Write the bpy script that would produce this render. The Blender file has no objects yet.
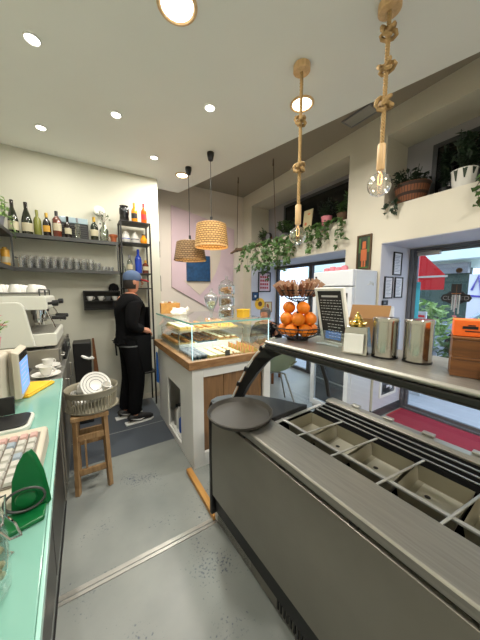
import bpy, bmesh, math, random
from mathutils import Vector, Matrix, Euler
random.seed(7)
C = bpy.context.scene.collection
PI = math.pi
V = Vector

# ------------------------------------------------------------------ colour + materials
def lin(c):
    c = c / 255.0
    return c / 12.92 if c <= 0.04045 else ((c + 0.055) / 1.055) ** 2.4
def rgb(r, g, b): return (lin(r), lin(g), lin(b), 1)

def mat(name, col, rough=0.5, metal=0.0, var=0.12, scale=8.0, bump=0.0, stretch=None, spec=0.5, bscale=None, coat=0.0):
    m = bpy.data.materials.new(name); m.use_nodes = True
    nt = m.node_tree; N = nt.nodes; L = nt.links
    p = N['Principled BSDF']
    p.inputs['Roughness'].default_value = rough; p.inputs['Metallic'].default_value = metal
    p.inputs['Specular IOR Level'].default_value = spec
    p.inputs['Coat Weight'].default_value = coat
    tc = N.new('ShaderNodeTexCoord'); mp = N.new('ShaderNodeMapping')
    if stretch: mp.inputs['Scale'].default_value = stretch
    L.new(tc.outputs['Object'], mp.inputs[0])
    nz = N.new('ShaderNodeTexNoise'); nz.inputs['Scale'].default_value = scale; nz.inputs['Detail'].default_value = 5
    L.new(mp.outputs[0], nz.inputs['Vector'])
    mx = N.new('ShaderNodeMix'); mx.data_type = 'RGBA'
    L.new(nz.outputs['Fac'], mx.inputs['Factor'])
    mx.inputs['A'].default_value = tuple(max(0, c * (1 - var)) for c in col[:3]) + (1,)
    mx.inputs['B'].default_value = tuple(min(1, c * (1 + var)) for c in col[:3]) + (1,)
    L.new(mx.outputs['Result'], p.inputs['Base Color'])
    if bump:
        b = N.new('ShaderNodeBump'); b.inputs['Strength'].default_value = bump; b.inputs['Distance'].default_value = 0.01
        if bscale:
            n2 = N.new('ShaderNodeTexNoise'); n2.inputs['Scale'].default_value = bscale; L.new(mp.outputs[0], n2.inputs['Vector']); L.new(n2.outputs['Fac'], b.inputs['Height'])
        else: L.new(nz.outputs['Fac'], b.inputs['Height'])
        L.new(b.outputs[0], p.inputs['Normal'])
    return m

def glass(name, tint=(1, 1, 1, 1), base=0.05, edge=0.55, rough=0.02, gcol=(1, 1, 1, 1)):
    m = bpy.data.materials.new(name); m.use_nodes = True
    nt = m.node_tree; N = nt.nodes; L = nt.links
    N.remove(N['Principled BSDF']); out = N['Material Output']
    t = N.new('ShaderNodeBsdfTransparent'); t.inputs[0].default_value = tint
    g = N.new('ShaderNodeBsdfGlossy'); g.inputs['Roughness'].default_value = rough; g.inputs[0].default_value = gcol
    lw = N.new('ShaderNodeLayerWeight'); lw.inputs[0].default_value = 0.35
    mr = N.new('ShaderNodeMapRange'); mr.inputs['To Min'].default_value = base; mr.inputs['To Max'].default_value = edge
    mx = N.new('ShaderNodeMixShader')
    L.new(lw.outputs['Facing'], mr.inputs['Value']); L.new(mr.outputs[0], mx.inputs[0])
    L.new(t.outputs[0], mx.inputs[1]); L.new(g.outputs[0], mx.inputs[2]); L.new(mx.outputs[0], out.inputs[0])
    return m

def emis(name, col, s):
    m = bpy.data.materials.new(name); m.use_nodes = True
    N = m.node_tree.nodes; p = N['Principled BSDF']
    p.inputs['Base Color'].default_value = col; p.inputs['Emission Color'].default_value = col; p.inputs['Emission Strength'].default_value = s
    return m

def wood(name, a, b, scale=3.0, stretch=(1, 12, 12), rough=0.5):
    m = bpy.data.materials.new(name); m.use_nodes = True
    nt = m.node_tree; N = nt.nodes; L = nt.links; p = N['Principled BSDF']; p.inputs['Roughness'].default_value = rough
    tc = N.new('ShaderNodeTexCoord'); mp = N.new('ShaderNodeMapping'); mp.inputs['Scale'].default_value = stretch
    L.new(tc.outputs['Object'], mp.inputs[0])
    nz = N.new('ShaderNodeTexNoise'); nz.inputs['Scale'].default_value = scale; nz.inputs['Detail'].default_value = 6; nz.inputs['Distortion'].default_value = 0.6
    L.new(mp.outputs[0], nz.inputs['Vector'])
    cr = N.new('ShaderNodeValToRGB'); cr.color_ramp.elements[0].position = 0.3; cr.color_ramp.elements[1].position = 0.72
    cr.color_ramp.elements[0].color = a; cr.color_ramp.elements[1].color = b
    L.new(nz.outputs['Fac'], cr.inputs[0]); L.new(cr.outputs[0], p.inputs['Base Color'])
    bp = N.new('ShaderNodeBump'); bp.inputs['Strength'].default_value = 0.15; L.new(nz.outputs['Fac'], bp.inputs['Height']); L.new(bp.outputs[0], p.inputs['Normal'])
    return m

def floor_mat():
    m = bpy.data.materials.new('painted_floor'); m.use_nodes = True
    nt = m.node_tree; N = nt.nodes; L = nt.links; p = N['Principled BSDF']
    tc = N.new('ShaderNodeTexCoord'); sx = N.new('ShaderNodeSeparateXYZ'); L.new(tc.outputs['Object'], sx.inputs[0])
    nz = N.new('ShaderNodeTexNoise'); nz.inputs['Scale'].default_value = 2.2; nz.inputs['Detail'].default_value = 8; L.new(tc.outputs['Object'], nz.inputs['Vector'])
    cr = N.new('ShaderNodeValToRGB'); cr.color_ramp.elements[0].position = 0.3; cr.color_ramp.elements[1].position = 0.75
    cr.color_ramp.elements[0].color = rgb(122, 127, 124); cr.color_ramp.elements[1].color = rgb(150, 153, 148)
    L.new(nz.outputs['Fac'], cr.inputs[0])
    # scuffs: small blue-black flecks, denser in worn zones
    vz = N.new('ShaderNodeTexNoise'); vz.inputs['Scale'].default_value = 70; vz.inputs['Detail'].default_value = 3; L.new(tc.outputs['Object'], vz.inputs['Vector'])
    lz = N.new('ShaderNodeTexNoise'); lz.inputs['Scale'].default_value = 2.8; L.new(tc.outputs['Object'], lz.inputs['Vector'])
    ml = N.new('ShaderNodeMath'); ml.operation = 'MULTIPLY'; L.new(vz.outputs['Fac'], ml.inputs[0]); L.new(lz.outputs['Fac'], ml.inputs[1])
    r2 = N.new('ShaderNodeValToRGB'); r2.color_ramp.elements[0].position = 0.345; r2.color_ramp.elements[1].position = 0.42
    L.new(ml.outputs[0], r2.inputs[0])
    mx = N.new('ShaderNodeMix'); mx.data_type = 'RGBA'; L.new(r2.outputs[0], mx.inputs['Factor']); L.new(cr.outputs[0], mx.inputs['A'])
    mx.inputs['B'].default_value = rgb(82, 90, 104)
    # darker blue-grey tone at the back of the aisle
    gt = N.new('ShaderNodeMath'); gt.operation = 'GREATER_THAN'; gt.inputs[1].default_value = 2.42; L.new(sx.outputs['Y'], gt.inputs[0])
    lt = N.new('ShaderNodeMath'); lt.operation = 'LESS_THAN'; lt.inputs[1].default_value = 0.72; L.new(sx.outputs['X'], lt.inputs[0])
    an = N.new('ShaderNodeMath'); an.operation = 'MULTIPLY'; L.new(gt.outputs[0], an.inputs[0]); L.new(lt.outputs[0], an.inputs[1])
    m2 = N.new('ShaderNodeMix'); m2.data_type = 'RGBA'; L.new(an.outputs[0], m2.inputs['Factor']); L.new(mx.outputs['Result'], m2.inputs['A']); m2.inputs['B'].default_value = rgb(74, 80, 88)
    # seam in the darker area
    s1 = N.new('ShaderNodeMath'); s1.operation = 'COMPARE'; s1.inputs[1].default_value = 2.85; s1.inputs[2].default_value = 0.006; L.new(sx.outputs['Y'], s1.inputs[0])
    s2 = N.new('ShaderNodeMath'); s2.operation = 'MULTIPLY'; L.new(s1.outputs[0], s2.inputs[0]); L.new(lt.outputs[0], s2.inputs[1])
    m3 = N.new('ShaderNodeMix'); m3.data_type = 'RGBA'; L.new(s2.outputs[0], m3.inputs['Factor']); L.new(m2.outputs['Result'], m3.inputs['A']); m3.inputs['B'].default_value = rgb(150, 152, 150)
    L.new(m3.outputs['Result'], p.inputs['Base Color'])
    r3 = N.new('ShaderNodeMapRange'); r3.inputs['To Min'].default_value = 0.22; r3.inputs['To Max'].default_value = 0.5; L.new(nz.outputs['Fac'], r3.inputs['Value']); L.new(r3.outputs[0], p.inputs['Roughness'])
    bp = N.new('ShaderNodeBump'); bp.inputs['Strength'].default_value = 0.08; bp.inputs['Distance'].default_value = 0.02; L.new(nz.outputs['Fac'], bp.inputs['Height']); L.new(bp.outputs[0], p.inputs['Normal'])
    return m

def weave_mat(name, a, b, su=60, sv=40):
    """basket weave: checker of two straws with gaps, in object space around the z axis"""
    m = bpy.data.materials.new(name); m.use_nodes = True
    nt = m.node_tree; N = nt.nodes; L = nt.links; p = N['Principled BSDF']; p.inputs['Roughness'].default_value = 0.7
    tc = N.new('ShaderNodeTexCoord'); gr = N.new('ShaderNodeTexGradient'); gr.gradient_type = 'RADIAL'; L.new(tc.outputs['Object'], gr.inputs[0])
    sx = N.new('ShaderNodeSeparateXYZ'); L.new(tc.outputs['Object'], sx.inputs[0])
    a1 = N.new('ShaderNodeMath'); a1.operation = 'MULTIPLY'; a1.inputs[1].default_value = su; L.new(gr.outputs['Fac'], a1.inputs[0])
    a2 = N.new('ShaderNodeMath'); a2.operation = 'MULTIPLY'; a2.inputs[1].default_value = sv; L.new(sx.outputs['Z'], a2.inputs[0])
    cb = N.new('ShaderNodeCombineXYZ'); L.new(a1.outputs[0], cb.inputs[0]); L.new(a2.outputs[0], cb.inputs[1])
    ck = N.new('ShaderNodeTexBrick'); ck.inputs['Scale'].default_value = 1; ck.inputs['Mortar Size'].default_value = 0.09; ck.inputs['Brick Width'].default_value = 1.0; ck.inputs['Row Height'].default_value = 0.5
    ck.inputs['Color1'].default_value = a; ck.inputs['Color2'].default_value = tuple(c * .75 for c in a[:3]) + (1,); ck.inputs['Mortar'].default_value = b
    L.new(cb.outputs[0], ck.inputs['Vector']); L.new(ck.outputs['Color'], p.inputs['Base Color'])
    bp = N.new('ShaderNodeBump'); bp.inputs['Strength'].default_value = 0.6; bp.invert = True; L.new(ck.outputs['Fac'], bp.inputs['Height']); L.new(bp.outputs[0], p.inputs['Normal'])
    return m

M = {}
def mm(k, *a, **kw): M[k] = mat(k, *a, **kw)
M['floor'] = floor_mat()
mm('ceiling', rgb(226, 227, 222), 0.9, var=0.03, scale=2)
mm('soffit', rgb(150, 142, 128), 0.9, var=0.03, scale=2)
mm('wall_cream', rgb(204, 203, 188), 0.85, var=0.05, scale=2.5, bump=0.05, bscale=60)
mm('wall_white', rgb(208, 202, 186), 0.85, var=0.04, scale=2.5)
mm('wall_far', rgb(222, 212, 202), 0.85, var=0.05, scale=2.5)
mm('reveal', rgb(205, 205, 214), 0.8, var=0.03, scale=2)
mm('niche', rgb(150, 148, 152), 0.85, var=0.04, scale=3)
mm('dark_glass', rgb(14, 17, 18), 0.15, var=0.2, scale=3)
mm('dark_frame', rgb(62, 64, 68), 0.45, var=0.08)
mm('black', rgb(20, 20, 21), 0.45, var=0.15)
mm('black_gloss', rgb(16, 16, 18), 0.15, var=0.15)
mm('black_cloth', rgb(12, 12, 14), 0.95, var=0.25, scale=25, bump=0.2, spec=0.15)
mm('apron', rgb(9, 9, 11), 0.9, var=0.2, scale=20, spec=0.2)
mm('steel', (0.42, 0.41, 0.38, 1), 0.36, 0.8, var=0.12, scale=6, stretch=(3, 0.4, 3), bump=0.02)
mm('steel_brushed', (0.40, 0.385, 0.345, 1), 0.36, 0.75, var=0.25, scale=9, stretch=(14, 0.7, 14), bump=0.05)
mm('steel_dark', (0.30, 0.282, 0.242, 1), 0.38, 0.6, var=0.22, scale=3, bump=0.03)
mm('steel_bright', (0.50, 0.485, 0.45, 1), 0.15, 1.0, var=0.08, scale=5)
mm('chrome', (0.7, 0.7, 0.7, 1), 0.08, 1.0, var=0.04)
mm('grey_metal', rgb(74, 75, 74), 0.5, 0.4, var=0.12)
mm('rack_metal', rgb(34, 34, 34), 0.45, 0.3, var=0.15)
mm('teal', rgb(124, 172, 158), 0.12, var=0.08, scale=3, coat=0.4)
mm('teal_edge', rgb(160, 206, 194), 0.12, var=0.05, scale=3)
mm('cab_white', rgb(234, 233, 228), 0.4, var=0.04, scale=3)
mm('fridge', rgb(214, 218, 224), 0.3, var=0.03, scale=3)
mm('enamel', rgb(212, 212, 202), 0.28, var=0.03, scale=3)
mm('china', rgb(218, 216, 210), 0.15, var=0.03)
mm('china_grey', rgb(96, 98, 100), 0.2, var=0.05)
M['wood_rim'] = wood('wood_rim', rgb(124, 88, 52), rgb(164, 124, 82), 3, (4, 4, 20))
M['wood_door'] = wood('wood_door', rgb(120, 88, 56), rgb(158, 118, 78), 2.5, (10, 10, 1.2))
M['wood_stool'] = wood('wood_stool', rgb(138, 106, 70), rgb(176, 142, 100), 4, (10, 10, 2))
M['wood_light'] = wood('wood_light', rgb(196, 158, 110), rgb(224, 190, 142), 6, (8, 8, 1))
M['wood_board'] = wood('wood_board', rgb(178, 122, 58), rgb(208, 156, 84), 3, (8, 1, 8))
M['wood_box'] = wood('wood_box', rgb(92, 54, 22), rgb(128, 80, 36), 4, (2, 2, 14))
mm('cardboard', rgb(152, 114, 70), 0.8, var=0.08, scale=6)
mm('rope', rgb(164, 134, 88), 0.9, var=0.3, scale=60, bump=0.6)
M['weave'] = weave_mat('weave', rgb(206, 164, 100), rgb(110, 74, 36), 30, 22)
M['weave_dark'] = weave_mat('weave_dark', rgb(164, 134, 94), rgb(84, 60, 36), 30, 22)
M['weave_basket'] = weave_mat('weave_basket', rgb(116, 68, 38), rgb(44, 26, 14), 34, 6)
mm('orange', rgb(234, 128, 18), 0.5, var=0.1, scale=6, bump=0.25, bscale=90)
mm('orange_card', rgb(250, 110, 30), 0.5, var=0.05)
mm('leaf', rgb(62, 92, 40), 0.5, var=0.45, scale=9)
mm('leaf_dark', rgb(26, 44, 24), 0.5, var=0.5, scale=9)
mm('leaf_street', rgb(158, 188, 118), 0.6, var=0.5, scale=5)
mm('twig', rgb(86, 66, 48), 0.9, var=0.3, scale=20, bump=0.4)
mm('terracotta', rgb(178, 96, 56), 0.8, var=0.15)
mm('pink', rgb(226, 138, 150), 0.6, var=0.1)
mm('pink_art', rgb(212, 188, 196), 0.75, var=0.08, scale=4, bump=0.1)
mm('cream_art', rgb(214, 200, 184), 0.7, var=0.05)
mm('blue_art', rgb(26, 68, 108), 0.6, var=0.8, scale=22)
mm('yellow', rgb(238, 184, 44), 0.6, var=0.08)
mm('blue', rgb(40, 92, 190), 0.5, var=0.15)
mm('cloth_blue', rgb(40, 100, 180), 0.85, var=0.2, scale=20)
mm('red', rgb(246, 44, 54), 0.6, var=0.1)
mm('cap_red', rgb(170, 30, 36), 0.7, var=0.1)
mm('cap_blue', rgb(70, 88, 118), 0.85, var=0.15, scale=20)
mm('mat_red', rgb(132, 22, 48), 0.9, var=0.25, scale=30, bump=0.3)
mm('skin', rgb(186, 128, 100), 0.55, var=0.06)
mm('hair_dark', rgb(34, 26, 22), 0.7, var=0.3, scale=40)
mm('hair_grey', rgb(120, 112, 106), 0.8, var=0.3, scale=40)
mm('white', rgb(236, 236, 232), 0.6, var=0.03)
mm('paper', rgb(228, 230, 236), 0.7, var=0.02)
mm('paper_ink', rgb(150, 156, 172), 0.7, var=0.05)
mm('beige', rgb(196, 188, 170), 0.5, var=0.05)
mm('key_light', rgb(184, 182, 174), 0.5, var=0.05)
mm('key_red', rgb(190, 154, 146), 0.5, var=0.05)
mm('key_blue', rgb(144, 156, 166), 0.5, var=0.05)
mm('green_plastic', rgb(10, 96, 48), 0.3, var=0.15, scale=5)
mm('taupe_plastic', rgb(146, 140, 122), 0.45, var=0.08)
mm('bread', rgb(176, 116, 56), 0.7, var=0.3, scale=20, bump=0.2)
mm('pastry_yellow', rgb(206, 170, 84), 0.6, var=0.2, scale=20)
mm('pastry_white', rgb(206, 192, 150), 0.6, var=0.1, scale=20)
mm('pastry_choc', rgb(82, 48, 30), 0.5, var=0.3, scale=20)
mm('pastry_dark', rgb(44, 66, 76), 0.4, var=0.3, scale=20)
mm('salmon', rgb(214, 120, 84), 0.5, var=0.2, scale=20)
mm('tray_gold', rgb(190, 160, 104), 0.4, 0.3, var=0.1)
mm('tray_dark', rgb(50, 66, 72), 0.4, var=0.2)
mm('gold', (0.83, 0.62, 0.2, 1), 0.2, 1.0, var=0.08)
mm('nuts', rgb(150, 104, 62), 0.7, var=0.4, scale=30)
mm('wrap_brown', rgb(132, 84, 58), 0.45, var=0.4, scale=20)
mm('wrap_white', rgb(182, 144, 118), 0.4, var=0.2, scale=20)
mm('ink', rgb(24, 26, 28), 0.7, var=0.1)
mm('chalkboard', rgb(28, 30, 32), 0.6, var=0.2, scale=10)
mm('chalk', rgb(206, 208, 208), 0.8, var=0.1)
mm('tub', rgb(172, 166, 148), 0.35, 0.2, var=0.15, scale=4)
mm('tub_plate', rgb(206, 203, 190), 0.3, 0.4, var=0.1, scale=4)
mm('chair_sage', rgb(126, 138, 116), 0.6, var=0.08)
mm('tile_custom', rgb(120, 120, 124), 0.4, var=0.15, scale=4)
mm('street', rgb(176, 180, 188), 0.8, var=0.12, scale=6)
mm('facade', rgb(214, 228, 220), 0.8, var=0.08, scale=2)
mm('facade_white', rgb(226, 226, 232), 0.8, var=0.05, scale=2)
mm('shop_dark', rgb(48, 70, 60), 0.6, var=0.3, scale=3)
mm('graffiti', rgb(92, 84, 176), 0.7, var=0.1)
mm('car', rgb(168, 180, 192), 0.2, 0.3, var=0.05)
mm('teal_sticker', rgb(70, 176, 206), 0.4, var=0.1)
mm('wine_green', rgb(30, 36, 22), 0.08, var=0.2, coat=0.5)
mm('wine_dark', rgb(24, 16, 16), 0.08, var=0.2, coat=0.5)
mm('olive_bottle', rgb(120, 124, 56), 0.15, var=0.2)
mm('brown_bottle', rgb(92, 40, 26), 0.1, var=0.2, coat=0.5)
mm('amber', rgb(226, 142, 22), 0.12, var=0.25, coat=0.5)
mm('orange_liq', rgb(232, 96, 20), 0.12, var=0.2, coat=0.5)
mm('blue_bottle', rgb(24, 60, 170), 0.1, var=0.3, coat=0.5)
mm('label_cream', rgb(186, 178, 150), 0.7, var=0.1)
mm('label_gold', rgb(200, 150, 50), 0.5, var=0.2)
mm('label_black', rgb(30, 28, 26), 0.6, var=0.1)
mm('foil_gold', rgb(196, 160, 70), 0.3, 0.6, var=0.1)
mm('stereo_strip', rgb(150, 170, 178), 0.3, 0.2, var=0.1)
M['pane'] = glass('pane', (0.95, 0.985, 0.98, 1), 0.03, 0.35, 0.01)
M['pane_blue'] = glass('pane_blue', (0.90, 0.95, 1, 1), 0.02, 0.2, 0.01)
M['tumbler'] = glass('tumbler', (0.955, 0.96, 0.955, 1), 0.08, 0.55, 0.25)
M['jar_glass'] = glass('jar_glass', (0.93, 0.97, 0.97, 1), 0.06, 0.6, 0.03)
M['bulb_glass'] = glass('bulb_glass', (0.93, 0.92, 0.89, 1), 0.10, 0.9, 0.02)
M['clear_bottle'] = glass('clear_bottle', (0.8, 0.84, 0.80, 1), 0.12, 0.8, 0.04)
M['lamp_white'] = emis('lamp_white', (1, 0.96, 0.86, 1), 14)
M['lamp_warm'] = emis('lamp_warm', (1, 0.86, 0.6, 1), 9)
M['led_cool'] = emis('led_cool', (0.66, 0.93, 1, 1), 2.2)
M['screen'] = emis('screen', rgb(112, 160, 232), 0.9)
M['filament'] = emis('filament', (1, 0.6, 0.25, 1), 2.5)
M['sky_panel'] = None

# ------------------------------------------------------------------ mesh builder
class MB:
    def __init__(s): s.bm = bmesh.new(); s.m = 0
    def _f(s, vs):
        try:
            f = s.bm.faces.new(vs); f.material_index = s.m; return f
        except ValueError: return None
    def poly(s, pts):
        return s._f([s.bm.verts.new(p) for p in pts])
    def hexa(s, p):
        v = [s.bm.verts.new(q) for q in p]
        for a in ((3, 2, 1, 0), (4, 5, 6, 7), (0, 1, 5, 4), (1, 2, 6, 5), (2, 3, 7, 6), (3, 0, 4, 7)): s._f([v[i] for i in a])
    def box(s, x0, x1, y0, y1, z0, z1):
        s.hexa([(x0, y0, z0), (x1, y0, z0), (x1, y1, z0), (x0, y1, z0), (x0, y0, z1), (x1, y0, z1), (x1, y1, z1), (x0, y1, z1)]); return s
    def obox(s, c, d, rot=(0, 0, 0)):
        R = Euler(rot).to_matrix(); c = V(c); x, y, z = d[0] / 2, d[1] / 2, d[2] / 2
        s.hexa([c + R @ V(q) for q in ((-x, -y, -z), (x, -y, -z), (x, y, -z), (-x, y, -z), (-x, -y, z), (x, -y, z), (x, y, z), (-x, y, z))]); return s
    def ring(s, c, u, w, r, n): return [s.bm.verts.new(c + (u * math.cos(2 * PI * i / n) + w * math.sin(2 * PI * i / n)) * r) for i in range(n)]
    def tube(s, pts, r, n=8, closed=False, caps=True):
        pts = [V(p) for p in pts]; k = len(pts); R = r if isinstance(r, (list, tuple)) else [r] * k
        rings = []; u = None
        for i, p in enumerate(pts):
            a = pts[i - 1] if (i > 0 or closed) else p; b = pts[(i + 1) % k] if (i < k - 1 or closed) else p
            d = (b - a); d = d.normalized() if d.length > 1e-9 else V((0, 0, 1))
            if u is None:
                u = d.orthogonal().normalized()
            else:
                u = (u - d * u.dot(d)); u = u.normalized() if u.length > 1e-6 else d.orthogonal().normalized()
            rings.append(s.ring(p, u, d.cross(u), R[i], n))
        m = k if closed else k - 1
        for i in range(m):
            A, B = rings[i], rings[(i + 1) % k]
            for j in range(n): s._f([A[j], A[(j + 1) % n], B[(j + 1) % n], B[j]])
        if caps and not closed:
            s._f(rings[0][::-1]); s._f(rings[-1])
        return s
    def cyl(s, p0, p1, r0, r1=None, n=16): return s.tube([p0, p1], [r0, r0 if r1 is None else r1], n)
    def lathe(s, prof, c=(0, 0, 0), n=20, mt=None, sx=1, sy=1):
        c = V(c); mt = mt or Matrix.Identity(3); rs = []
        for r, z in prof:
            if r < 1e-6: rs.append([s.bm.verts.new(c + mt @ V((0, 0, z)))])
            else: rs.append([s.bm.verts.new(c + mt @ V((r * sx * math.cos(2 * PI * i / n), r * sy * math.sin(2 * PI * i / n), z))) for i in range(n)])
        for A, B in zip(rs, rs[1:]):
            for j in range(n):
                a0, a1 = A[j % len(A)], A[(j + 1) % len(A)]; b0, b1 = B[j % len(B)], B[(j + 1) % len(B)]
                if len(A) == 1 and len(B) == 1: continue
                if len(A) == 1: s._f([a0, b1, b0])
                elif len(B) == 1: s._f([a0, a1, b0])
                else: s._f([a0, a1, b1, b0])
        return s
    def ball(s, c, r, n=12, m=8, mt=None):
        r = r if isinstance(r, (list, tuple)) else (r, r, r); c = V(c)
        mt = mt or Matrix.Identity(3)
        D = mt @ Matrix.Diagonal(r)
        return s.lathe([(math.sin(PI * i / m), -math.cos(PI * i / m)) for i in range(m + 1)], c, n, D)
    def prism(s, pts, d):
        """extrude the 3-D polygon pts by vector d"""
        d = V(d); a = [s.bm.verts.new(V(p)) for p in pts]; b = [s.bm.verts.new(V(p) + d) for p in pts]; n = len(pts)
        s._f(a[::-1]); s._f(b)
        for i in range(n): s._f([a[i], a[(i + 1) % n], b[(i + 1) % n], b[i]])
        return s
    def leaf(s, p, d, up, L, W):
        d = V(d).normalized(); side = d.cross(V(up)); side = side.normalized() if side.length > 1e-5 else d.orthogonal().normalized()
        nrm = side.cross(d); p = V(p)
        a, t = p, p + d * L - nrm * L * 0.15; l = p + d * L * 0.42 + side * W / 2 + nrm * W * .12; r = p + d * L * 0.42 - side * W / 2 + nrm * W * .12
        va, vt, vl, vr = [s.bm.verts.new(q) for q in (a, t, l, r)]
        s._f([va, vr, vt]); s._f([va, vt, vl])
    def build(s, name, mats, parent=None, smooth=True, bevel=0, ang=38, seg=2):
        bm = s.bm
        bmesh.ops.recalc_face_normals(bm, faces=[f for f in bm.faces if True])
        if smooth:
            for f in bm.faces: f.smooth = True
            for e in bm.edges:
                if len(e.link_faces) == 2 and e.calc_face_angle(0) > math.radians(ang): e.smooth = False
        me = bpy.data.meshes.new(name); bm.to_mesh(me); bm.free()
        for m in (mats if isinstance(mats, (list, tuple)) else [mats]): me.materials.append(M[m] if isinstance(m, str) else m)
        o = bpy.data.objects.new(name, me); C.objects.link(o)
        if parent is not None: o.parent = parent
        if bevel:
            b = o.modifiers.new('bevel', 'BEVEL'); b.width = bevel; b.segments = seg; b.limit_method = 'ANGLE'; b.angle_limit = math.radians(40)
        return o

def tag(o, label, cat, group=None):
    o['label'] = label; o['category'] = cat
    if group: o['group'] = group
    return o
def thing(name, label, cat, group=None):
    o = bpy.data.objects.new(name, None); o.empty_display_size = 0.05; C.objects.link(o)
    return tag(o, label, cat, group)
def kids(o): return [c for c in bpy.data.objects if c.parent is o]
def settle(root, base):
    """root was built in world coordinates round the origin: move its origin to the base"""
    b = V(base); T = Matrix.Translation(-b); seen = set()
    def go(o):
        for c in kids(o):
            if c.type == 'MESH' and c.data.name not in seen:
                c.data.transform(T); seen.add(c.data.name)
            go(c)
    if root.type == 'MESH': root.data.transform(T)
    go(root); root.location = b
    return root
def place(o, loc, rot=(0, 0, 0)):
    o.location = loc; o.rotation_euler = rot; return o
def dup(root, loc=None, rot=None, label=None, group=None):
    def cp(o, par):
        c = o.copy(); C.objects.link(c)
        if par is not None: c.parent = par
        for k in kids(o): cp(k, c)
        return c
    r = cp(root, None)
    if loc is not None: r.location = loc
    if rot is not None: r.rotation_euler = rot
    if label: r['label'] = label
    if group: r['group'] = group
    return r
def struct(o): o['kind'] = 'structure'; return o
ORD = ['first', 'second', 'third', 'fourth', 'fifth', 'sixth', 'seventh', 'eighth', 'ninth', 'tenth', 'eleventh', 'twelfth', 'thirteenth', 'fourteenth']

def text_mesh(name, s, size, matrix, m, parent, depth=0.0008, align='CENTER'):
    cu = bpy.data.curves.new(name, 'FONT'); cu.body = s; cu.size = size; cu.align_x = align; cu.align_y = 'CENTER'; cu.extrude = depth
    t = bpy.data.objects.new(name + '_curve', cu); C.objects.link(t)
    dg = bpy.context.evaluated_depsgraph_get()
    me = bpy.data.meshes.new_from_object(t.evaluated_get(dg)); bpy.data.objects.remove(t); bpy.data.curves.remove(cu)
    me.materials.clear(); me.materials.append(M[m]); me.transform(matrix)
    o = bpy.data.objects.new(name, me); C.objects.link(o); o.parent = parent
    return o
def frame_mat(origin, xdir, ydir):
    x = V(xdir).normalized(); y = V(ydir).normalized(); z = x.cross(y)
    return Matrix(((x.x, y.x, z.x, origin[0]), (x.y, y.y, z.y, origin[1]), (x.z, y.z, z.z, origin[2]), (0, 0, 0, 1)))

def skin_mesh(joints, edges, root, sub=2):
    """grow a continuous surface round a skeleton; returns a baked mesh"""
    names = list(joints); me = bpy.data.meshes.new('skeleton')
    me.from_pydata([joints[n][0] for n in names], [(names.index(a), names.index(b)) for a, b in edges], [])
    o = bpy.data.objects.new('skeleton', me); C.objects.link(o)
    sk = o.modifiers.new('skin', 'SKIN'); sk.use_smooth_shade = True
    for i, n in enumerate(names):
        r = joints[n][1]; r = r if isinstance(r, (tuple, list)) else (r, r)
        me.skin_vertices[0].data[i].radius = r
        me.skin_vertices[0].data[i].use_root = (n == root)
    ss = o.modifiers.new('sub', 'SUBSURF'); ss.levels = sub; ss.render_levels = sub
    bpy.context.view_layer.update()
    dg = bpy.context.evaluated_depsgraph_get()
    out = bpy.data.meshes.new_from_object(o.evaluated_get(dg))
    bpy.data.objects.remove(o); bpy.data.meshes.remove(me)
    return out
def add_mesh(mb, me, mt=None):
    vs = [mb.bm.verts.new((mt @ v.co) if mt else v.co) for v in me.vertices]
    for p in me.polygons: mb._f([vs[i] for i in p.vertices])
    bpy.data.meshes.remove(me)


mm('tray_black', rgb(58, 54, 48), 0.5, var=0.12)
mm('lip', rgb(40, 39, 36), 0.4, 0.3, var=0.1)
mm('key_bed', rgb(120, 112, 100), 0.6, var=0.1)

mm('cab_dark', rgb(58, 57, 54), 0.4, 0.3, var=0.15)

mm('rail', (0.72, 0.72, 0.70, 1), 0.3, 0.7, var=0.08)
mm('slot_black', rgb(8, 8, 8), 0.9, var=0.1, spec=0.1)

mm('door_grey', rgb(98, 101, 108), 0.45, 0.2, var=0.06)
mm('pane_edge', rgb(140, 196, 188), 0.2, var=0.05)

M['pane_clear'] = glass('pane_clear', (0.97, 0.985, 0.98, 1), 0.012, 0.12, 0.01)
# ================================================================== SETTING
def sbox(name, m, *boxes, bevel=0):
    b = MB()
    for q in boxes: b.box(*q)
    return struct(b.build(name, m, None, smooth=False, bevel=bevel))
sbox('floor', 'floor', (-0.95, 3.55, -1.6, 4.9, -0.06, 0))
WX = 2.8          # face of the right-hand wall
sbox('wall_left', 'wall_cream', (-0.98, -0.86, -1.6, 3.6, 0, 3.4))
sbox('wall_rear', 'wall_cream', (-0.98, 0.91, 3.6, 4.5, 0, 3.4))
sbox('wall_far', 'wall_far', (0.91, 3.6, 4.42, 4.55, 0, 3.4))
sbox('wall_behind', 'wall_white', (-0.98, 3.55, -1.72, -1.6, 0, 3.4))
# right wall: piers, bands and the two planted niches, two window alcoves below
XB = 3.5
sbox('wall_right', 'wall_white',
     (WX, XB, -1.6, 4.42, 3.13, 3.4),            # band over the niches
     (WX, XB, 1.585, 2.03, 0, 3.13),             # pier between door and fridge
     (WX, XB, 4.13, 4.42, 0, 3.13),              # far pier
     (WX, XB, 2.03, 4.13, 2.03, 2.395),          # lintel below the far niche
     (WX, XB, -1.6, 1.585, 2.03, 2.405),         # lintel over the door
     (WX, XB, -1.6, -0.5, 0, 2.03))              # near pier
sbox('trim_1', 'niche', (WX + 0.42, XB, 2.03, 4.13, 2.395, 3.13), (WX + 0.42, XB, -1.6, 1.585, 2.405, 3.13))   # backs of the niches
sbox('window_1', 'dark_glass', (WX + 0.40, WX + 0.418, 2.1, 3.62, 2.45, 3.04))
sbox('window_2', 'dark_glass', (WX + 0.40, WX + 0.418, -1.5, 1.30, 2.42, 3.0))
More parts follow.
